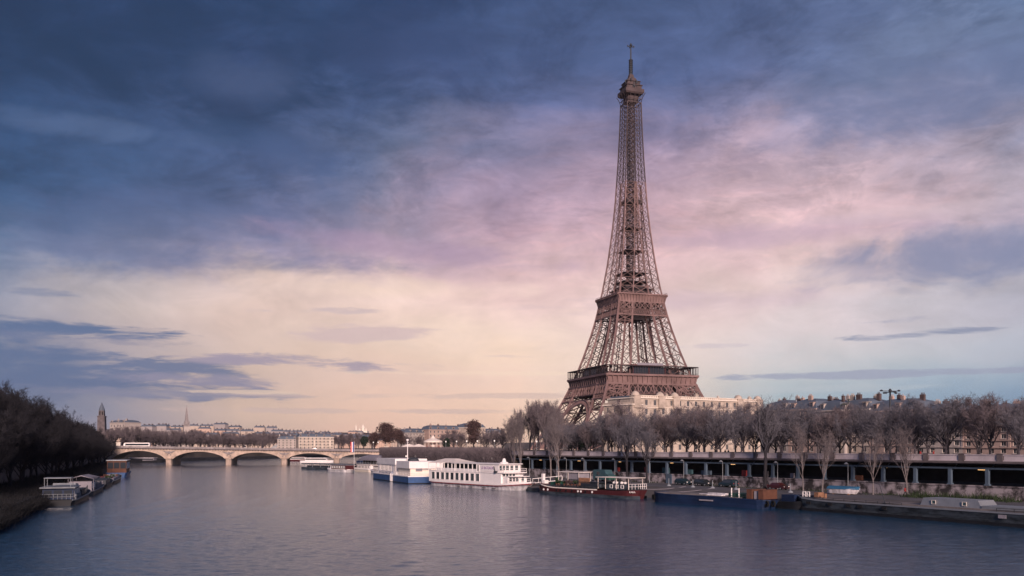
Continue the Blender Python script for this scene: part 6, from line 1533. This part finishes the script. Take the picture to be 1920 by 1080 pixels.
# the tall clump left of the tower
for i, (p_, Y, s_, w_) in enumerate(((958, 470, .8, 'leftmost'), (975, 440, .98, 'second from the left'), (993, 430, 1.08, 'third from the left'), (1011, 415, 1.08, 'fourth from the left'), (1028, 405, 1.05, 'fifth from the left'), (1046, 400, .98, 'sixth from the left'), (1000, 372, .92, 'front left'), (1022, 365, .95, 'front middle'), (1040, 352, .86, 'front right'))):
    put('tall', px(p_, Y), Y, 8.7, s_, 'tall bare tree of the high clump left of the tower, %s' % w_, 'high clump left of the tower', 3)
for i, (p_, Y, s_, l) in enumerate(((1066, 330, .8, 'in front of the left foot of the tower'), (1088, 320, .78, 'below the tower arch'), (1107, 310, .8, 'right of the tower arch'), (1128, 300, .85, 'below the curved corner block'), (1080, 500, .7, 'far behind the trees under the tower arch'), (1105, 520, .7, 'farther right under the tower arch'), (1052, 540, .8, 'far left under the tower arch'),
                                 (1165, 330, .95, 'before the left end of the grand cream building'), (1260, 320, .95, 'before the middle of the grand cream building'), (1320, 310, .95, 'before the right middle of the grand cream building'), (1390, 300, .95, 'before the right end of the grand cream building'))):
    put('promb', px(p_, Y), Y, 8.7, s_*(1.55 if p_ > 1140 else 1.15), 'bare brownish tree '+l, 'park trees behind the promenade')
# slim trees on the quay
for i, (p_, kind, s_, off, l) in enumerate(((966, 'slim', 1.1, 4, 'pale leaning tree left of the gallery end'), (978, 'slim', 1.25, 3, 'tall pale thin tree at the gallery end'), (1033, 'slim', 1.3, 3, 'left of the two pale thin trees before the gallery, behind the red barge bow'), (1048, 'slim', 1.15, 3.2, 'right of the two pale thin trees before the gallery, behind the red barge bow'), (1176, 'slimd', .82, 3, 'dark-trunked tree just right of the camper van'), (1213, 'slimd', .8, 3, 'dark-trunked tree left of the blue metal door'),
                                    (1434, 'slimd', .98, 3.0, 'large dark bare tree on the quay above the blue barge stern'), (1506, 'slim', .85, 3, 'thin pale tree leaning behind the bow of the grey barge'), (1542, 'slim', .8, 3, 'thin straight pale tree left of the blue covered dinghy'), (1637, 'slim', .85, 3, 'thin pale tree behind the grey barge cabin'), (1701, 'slim', .85, 3, 'thin pale tree behind the person in the red jacket'))):
    x, y, z = onquay(p_, 2.5, off); put(kind, x, y, 2.5, s_, l, 'thin trees on the quay', 2)
# left bank
def lmL(p): 
    for lim, s_ in ((40, 'at the left edge'), (90, 'above the nearest houseboat'), (140, 'above the cream-awning houseboat'), (185, 'left of the bell tower'), (230, 'beside the left bridge end'), (2000, 'beyond the bridge')):
        if p < lim: return s_
cnt = {}
for row, (off, s0, s1, step, zz, sc2, word) in enumerate(((10, 10, 400, 10, 2.2, .95, 'lower quay row'), (18, 30, 420, 9, 8.6, 1.0, 'first raised row'), (27, 40, 440, 10, 8.6, 1.05, 'second raised row'), (38, 60, 470, 13, 8.6, 1.1, 'rear row'))):
    s_ = s0
    while s_ < s1:
        x, y = lpt(s_+trng.uniform(-1.5, 1.5), off+trng.uniform(-1, 1)); p = 960+F*x/y
        if p > -60:
            key = (row, lmL(p)); c_ = cnt.get(key, 0); cnt[key] = c_+1
            kk = 1.0 if y < 300 else (.95 if y < 420 else .85)
            put('left', x, y, zz, sc2*kk, '%s dark tree from the camera, left bank %s, %s' % (NUM[c_], word, lmL(p)), 'dark bare trees of the left bank')
        s_ += step*(1+s_/500)
for i in range(1):
    pass
for i, (x, y, s_, l) in enumerate(((-87, 142, .62, 'low dark twiggy tree overhanging the water at the left edge of the picture'), (-94, 156, .7, 'dark tree on the slope just behind the nearest houseboat stern'), (-99, 171, .7, 'dark tree on the slope above the nearest houseboat'))):
    put('left', x, y, 2.2, s_, l, 'dark bare trees of the left bank')
# beyond the bridge: far bank and the right end
cnt = {}
def lmF(p):
    for lim, s_ in ((250, 'above the coach'), (300, 'left of the church spire'), (345, 'below the church spire'), (400, 'right of the church spire'), (450, 'above the second bridge pier'), (505, 'left of the metal footbridge arch'), (585, 'behind the metal footbridge arch'), (640, 'right of the long cream building'), (700, 'below the hilltop basilica'), (800, 'behind the carousel'), (2000, 'left of the high clump by the tower')):
        if p < lim: return s_
for row, (pts, word) in enumerate(([((214+i*13.5, 640+i*13, 1.12-.012*i) for i in range(22)), 'near'], [((222+i*15, 760+i*16, 1.25-.005*i) for i in range(26)), 'middle'], [((290+i*17, 1000+i*16, 1.3) for i in range(22)), 'rear'])):
    for p_, Y, s_ in pts:
        p = p_+trng.uniform(-4, 4)
        if 510 < p < 632 and row == 0: continue
        if 556 < p < 630 and row == 1: continue
        if p > 500 and row == 0: s_ *= .8
        key = (row, lmF(p)); c_ = cnt.get(key, 0); cnt[key] = c_+1
        put('far', px(p, Y), Y, 8.7, s_, '%s tree from the left, %s row beyond the bridge, %s' % (NUM[c_], word, lmF(p)), 'bare trees beyond the bridge')
put('left', px(188, 512), 512, 2.2, .95, 'dark tree at the water edge just left of the left bridge end', 'dark bare trees of the left bank'); put('left', px(197, 528), 528, 2.2, .85, 'dark tree touching the left bridge end', 'dark bare trees of the left bank')
for i, (p_, Y, s_, l) in enumerate(((203, 590, 1.0, 'bare tree in front of the bell tower'), (218, 600, .95, 'bare tree above the left bridge end'), (234, 610, .95, 'bare tree above the front of the coach'), (640, 640, .8, 'left of a pair of bare trees behind the flag banner'), (655, 660, .85, 'right of a pair of bare trees behind the flag banner'), (672, 690, .8, 'bare tree between the flag banner and the dark evergreen'), (752, 660, .85, 'bare tree right of the statue pedestals'), (765, 690, .8, 'bare tree left of the carousel tents'), (785, 720, .8, 'bare tree behind the carousel tents'), (850, 600, .9, 'bare tree right of the carousel'), (865, 560, .85, 'bare tree left of the tall brown tree'),
                                    (912, 540, .85, 'bare tree right of the tall brown tree'), (928, 520, .85, 'second bare tree right of the tall brown tree'), (943, 500, .9, 'bare tree touching the left of the high clump'), (832, 640, .75, 'bare tree behind the carousel canopy'))):
    put('far', px(p_, Y), Y, 8.7, s_, l, 'bare trees left of the high clump')
def ball_tree(label, p_, Y, H, w, leaf, seed, z=8.7, n=5200, lumps=9, size=.5, name='leafy_tree'):
    rnd = random.Random(seed); root = empty(name, (px(p_, Y), Y, z), 0, label, 'tree')
    mb = MB(); mb.tube((0, 0, -.3), (0, 0, H*.5), .5, .3, 8)
    C = MB(); cs = []
    for i in range(lumps):
        a = rnd.uniform(0, 6.28); r = rnd.uniform(.1, .62)*w/2; hh = rnd.uniform(.35, .85)*H; k = 1-abs(hh/H-.5)*.9
        cs.append((r*k*math.cos(a), r*k*math.sin(a), hh, rnd.uniform(.3, .5)*w/2*1.1)); mb.tube((0, 0, H*.3), (r*k*math.cos(a), r*k*math.sin(a), hh), .2, .06, 5)
    cs.append((0, 0, H*.9-w*.12, w*.22))
    for i in range(n):
        c = rnd.choice(cs); v = Vector((rnd.gauss(0, 1), rnd.gauss(0, 1), rnd.gauss(0, 1))).normalized()*c[3]*rnd.uniform(.35, 1.08)
        p = Vector((c[0]+v.x, c[1]+v.y, c[2]+v.z*.85)); a = Vector((rnd.uniform(-1, 1), rnd.uniform(-1, 1), rnd.uniform(-1, 1))).normalized()*size*rnd.uniform(.5, 1.2); b_ = a.cross(Vector((rnd.uniform(-1, 1), rnd.uniform(-1, 1), .3))).normalized()*size*.5
        C.add([tuple(p-a), tuple(p+b_), tuple(p+a), tuple(p-b_)], [(0, 1, 2, 3)])
    mb.build('trunk', M['bark'], root); C.build('crown', M[leaf], root)
ball_tree('big round brown-leaved tree behind the statue pedestals', 722, 640, 20, 19, 'leafbrown', 1, n=6500, lumps=14)
ball_tree('brown-leaved tree joined to the right side of the big round one', 746, 655, 17, 14, 'leafbrown', 2, n=4000)
ball_tree('lower brown-leaved tree on the left side of the big round one', 702, 660, 13, 13, 'leafbrown', 3, n=3000)
ball_tree('small dark evergreen tree on the right bank just right of the flag banner', 682, 620, 10, 8.5, 'leafdark', 4, n=2600, size=.45, name='evergreen_tree')
ball_tree('tall brown tree standing against the apartment buildings right of the carousel', 888, 560, 19.5, 14, 'leafbrown', 5, n=5200, lumps=12)
ball_tree('dark rounded evergreen before the promenade trees left of the curved corner block', 1086, 300, 6.5, 9, 'leafdark', 6, n=2600, size=.35, name='evergreen_tree')
ball_tree('dark evergreen beside the carousel on its right', 838, 530, 8, 6, 'leafdark', 7, n=1800, size=.4, name='evergreen_tree')
# rows of clipped lime trees
def clipped(seed):
    rnd = random.Random(seed); root = empty('clipped_tree', (0, 0, 0), 0, 'x', 'tree'); T = MB(); C = MB(); T.lathe([(.2, -.1), (.15, .5), (.12, 3.6)], n=6)
    for i in range(9):
        a = rnd.uniform(0, 6.28); T.tube((0, 0, rnd.uniform(2.4, 3.8)), (1.6*math.cos(a), 1.6*math.sin(a), rnd.uniform(4, 6.5)), .08, .04, 5)
    for i in range(1500):
        p = Vector((rnd.uniform(-2.6, 2.6), rnd.uniform(-1.9, 1.9), rnd.uniform(2.6, 8.2))); d = Vector((rnd.gauss(0, .35), rnd.gauss(0, .35), 1)).normalized()*rnd.uniform(.4, 1.0); e = p+d; e.z = min(e.z, 8.5+rnd.uniform(-.15, .15)); s_ = Vector((rnd.uniform(-1, 1), rnd.uniform(-1, 1), 0)).normalized()*.03
        C.add([tuple(p+s_), tuple(p-s_), tuple(e)], [(0, 1, 2)])
    T.build('trunk', M['bark_dark'], root); C.build('crown', M['twig_brown'], root); return root
cp = [(clipped(100+i), []) for i in range(3)]
seg = [qpt(90, -3), (-25, 318), (-50, 395), (-58, 440)]
def onseg(d, off):
    for a, b_ in zip(seg, seg[1:]):
        a, b_ = Vector(a), Vector(b_); L = (b_-a).length
        if d <= L: t_ = (b_-a)/L; return a+t_*d+Vector((t_.y, -t_.x))*off, math.atan2(t_.y, t_.x)
        d -= L
    return None, 0
for row in range(3):
    d = 1.5; i = 0
    while True:
        p, rz_ = onseg(d, (-3.2, 1.0, 5.2)[row]-1.5)
        if p is None: break
        pr, used = cp[(i+row) % 3]
        place(pr, used, (p.x, p.y, 2.5), rz_+(math.pi if i % 2 else 0), '%s clipped lime tree from the gallery, %s row' % (NUM[i] if i < 30 else 'thirty-'+NUM[i-30], ('front', 'middle', 'back')[row]), 'clipped lime trees on the quay', (1, 1, .98+.04*trng.random()))
        d += 5.0; i += 1
# undergrowth on the quay and the left slope
rnd = random.Random(9); mb = MB()
def tuft(mb, x, y, z, h, n, w=1.0, sp=.25):
    for i in range(n):
        p = Vector((x+rnd.gauss(0, w), y+rnd.gauss(0, w), z)); e = p+Vector((rnd.gauss(0, sp), rnd.gauss(0, sp), 1))*h*rnd.uniform(.4, 1.1); s_ = Vector((rnd.uniform(-1, 1), rnd.uniform(-1, 1), 0))*.07
        mb.add([tuple(p+s_), tuple(p-s_), tuple(e)], [(0, 1, 2)])
for i in range(60):
    x, y = qpt(rnd.uniform(-95, 60), -rnd.uniform(.3, 1.6)); tuft(mb, x, y, 2.5, rnd.uniform(.2, .7), 26)
for i in range(26):
    x, y, _ = onquay(rnd.uniform(1705, 1900), 2.5, rnd.uniform(1.0, 5)); tuft(mb, x, y, 2.5, rnd.uniform(.5, 1.5), 60)
tag(mb.build('weeds', M['plant']), 'patchy green weeds growing at the foot of the quay wall', 'weeds', kind='stuff')
mb = MB()
for i in range(900):
    q = rnd.random()**1.6; x, y = lpt(-62+400*q, rnd.uniform(.4, 13.5)); tuft(mb, x, y, 2.1, rnd.uniform(.4, 1.7 if q < .3 else 2.0), 36, 1.1, .75)
for i in range(420):
    q = rnd.random(); x, y = lpt(-62+90*q, rnd.uniform(-.7, .3)); tuft(mb, x, y, rnd.uniform(.0, 1.6), rnd.uniform(.5, 1.5), 30, .7, .9)
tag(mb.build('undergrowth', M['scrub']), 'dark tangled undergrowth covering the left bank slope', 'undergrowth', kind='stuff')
# walkers on the promenade
for i, (t_, j, l) in enumerate(((44, 0, 'left of the blue metal door'), (37.5, 2, 'above the blue metal door'), (12, 0, 'above the gap between the two dark cars'), (3, 0, 'left of a pair above the people carrier'), (2, 0, 'right of a pair above the people carrier'), (-44, 2, 'left of two red-clad walkers right of the floodlight mast'), (-46.5, 2, 'right of two red-clad walkers right of the floodlight mast'), (60, 0, 'above the red barge bow'))):
    x, y = qpt(t_, 1.4); person((x, y, 8.7), WRZ+(0 if i % 2 else math.pi), 'walk', j, 'person walking behind the gallery parapet, '+l, 'people on the promenade')
for i, (pxl, y, z, j, l) in enumerate(((752, 560, 8.7, 2, 'in red just right of the right statue pedestal'), (757, 556, 8.7, 0, 'in dark clothes right of the statue pedestals'), (748, 540, 7.5, 3, 'in light clothes below the right statue pedestal'), (761, 550, 8.7, 0, 'in dark clothes left of the pinkish tents'))):
    pass
# ================================================================== haze
hm_ = bpy.data.materials.new('haze'); hm_.use_nodes = True; t = hm_.node_tree; t.nodes.clear()
vo = t.nodes.new('ShaderNodeVolumePrincipled'); vo.inputs['Color'].default_value = (.92, .80, .80, 1); vo.inputs['Density'].default_value = .00003; vo.inputs['Anisotropy'].default_value = .2
oo = t.nodes.new('ShaderNodeOutputMaterial'); t.links.new(vo.outputs[0], oo.inputs['Volume'])
mb = MB(); mb.bb(-6100, 6100, -2600, 6100, -5, 360); tag(mb.build('haze', hm_), 'thin pinkish evening haze over the whole city', 'haze', kind='stuff')
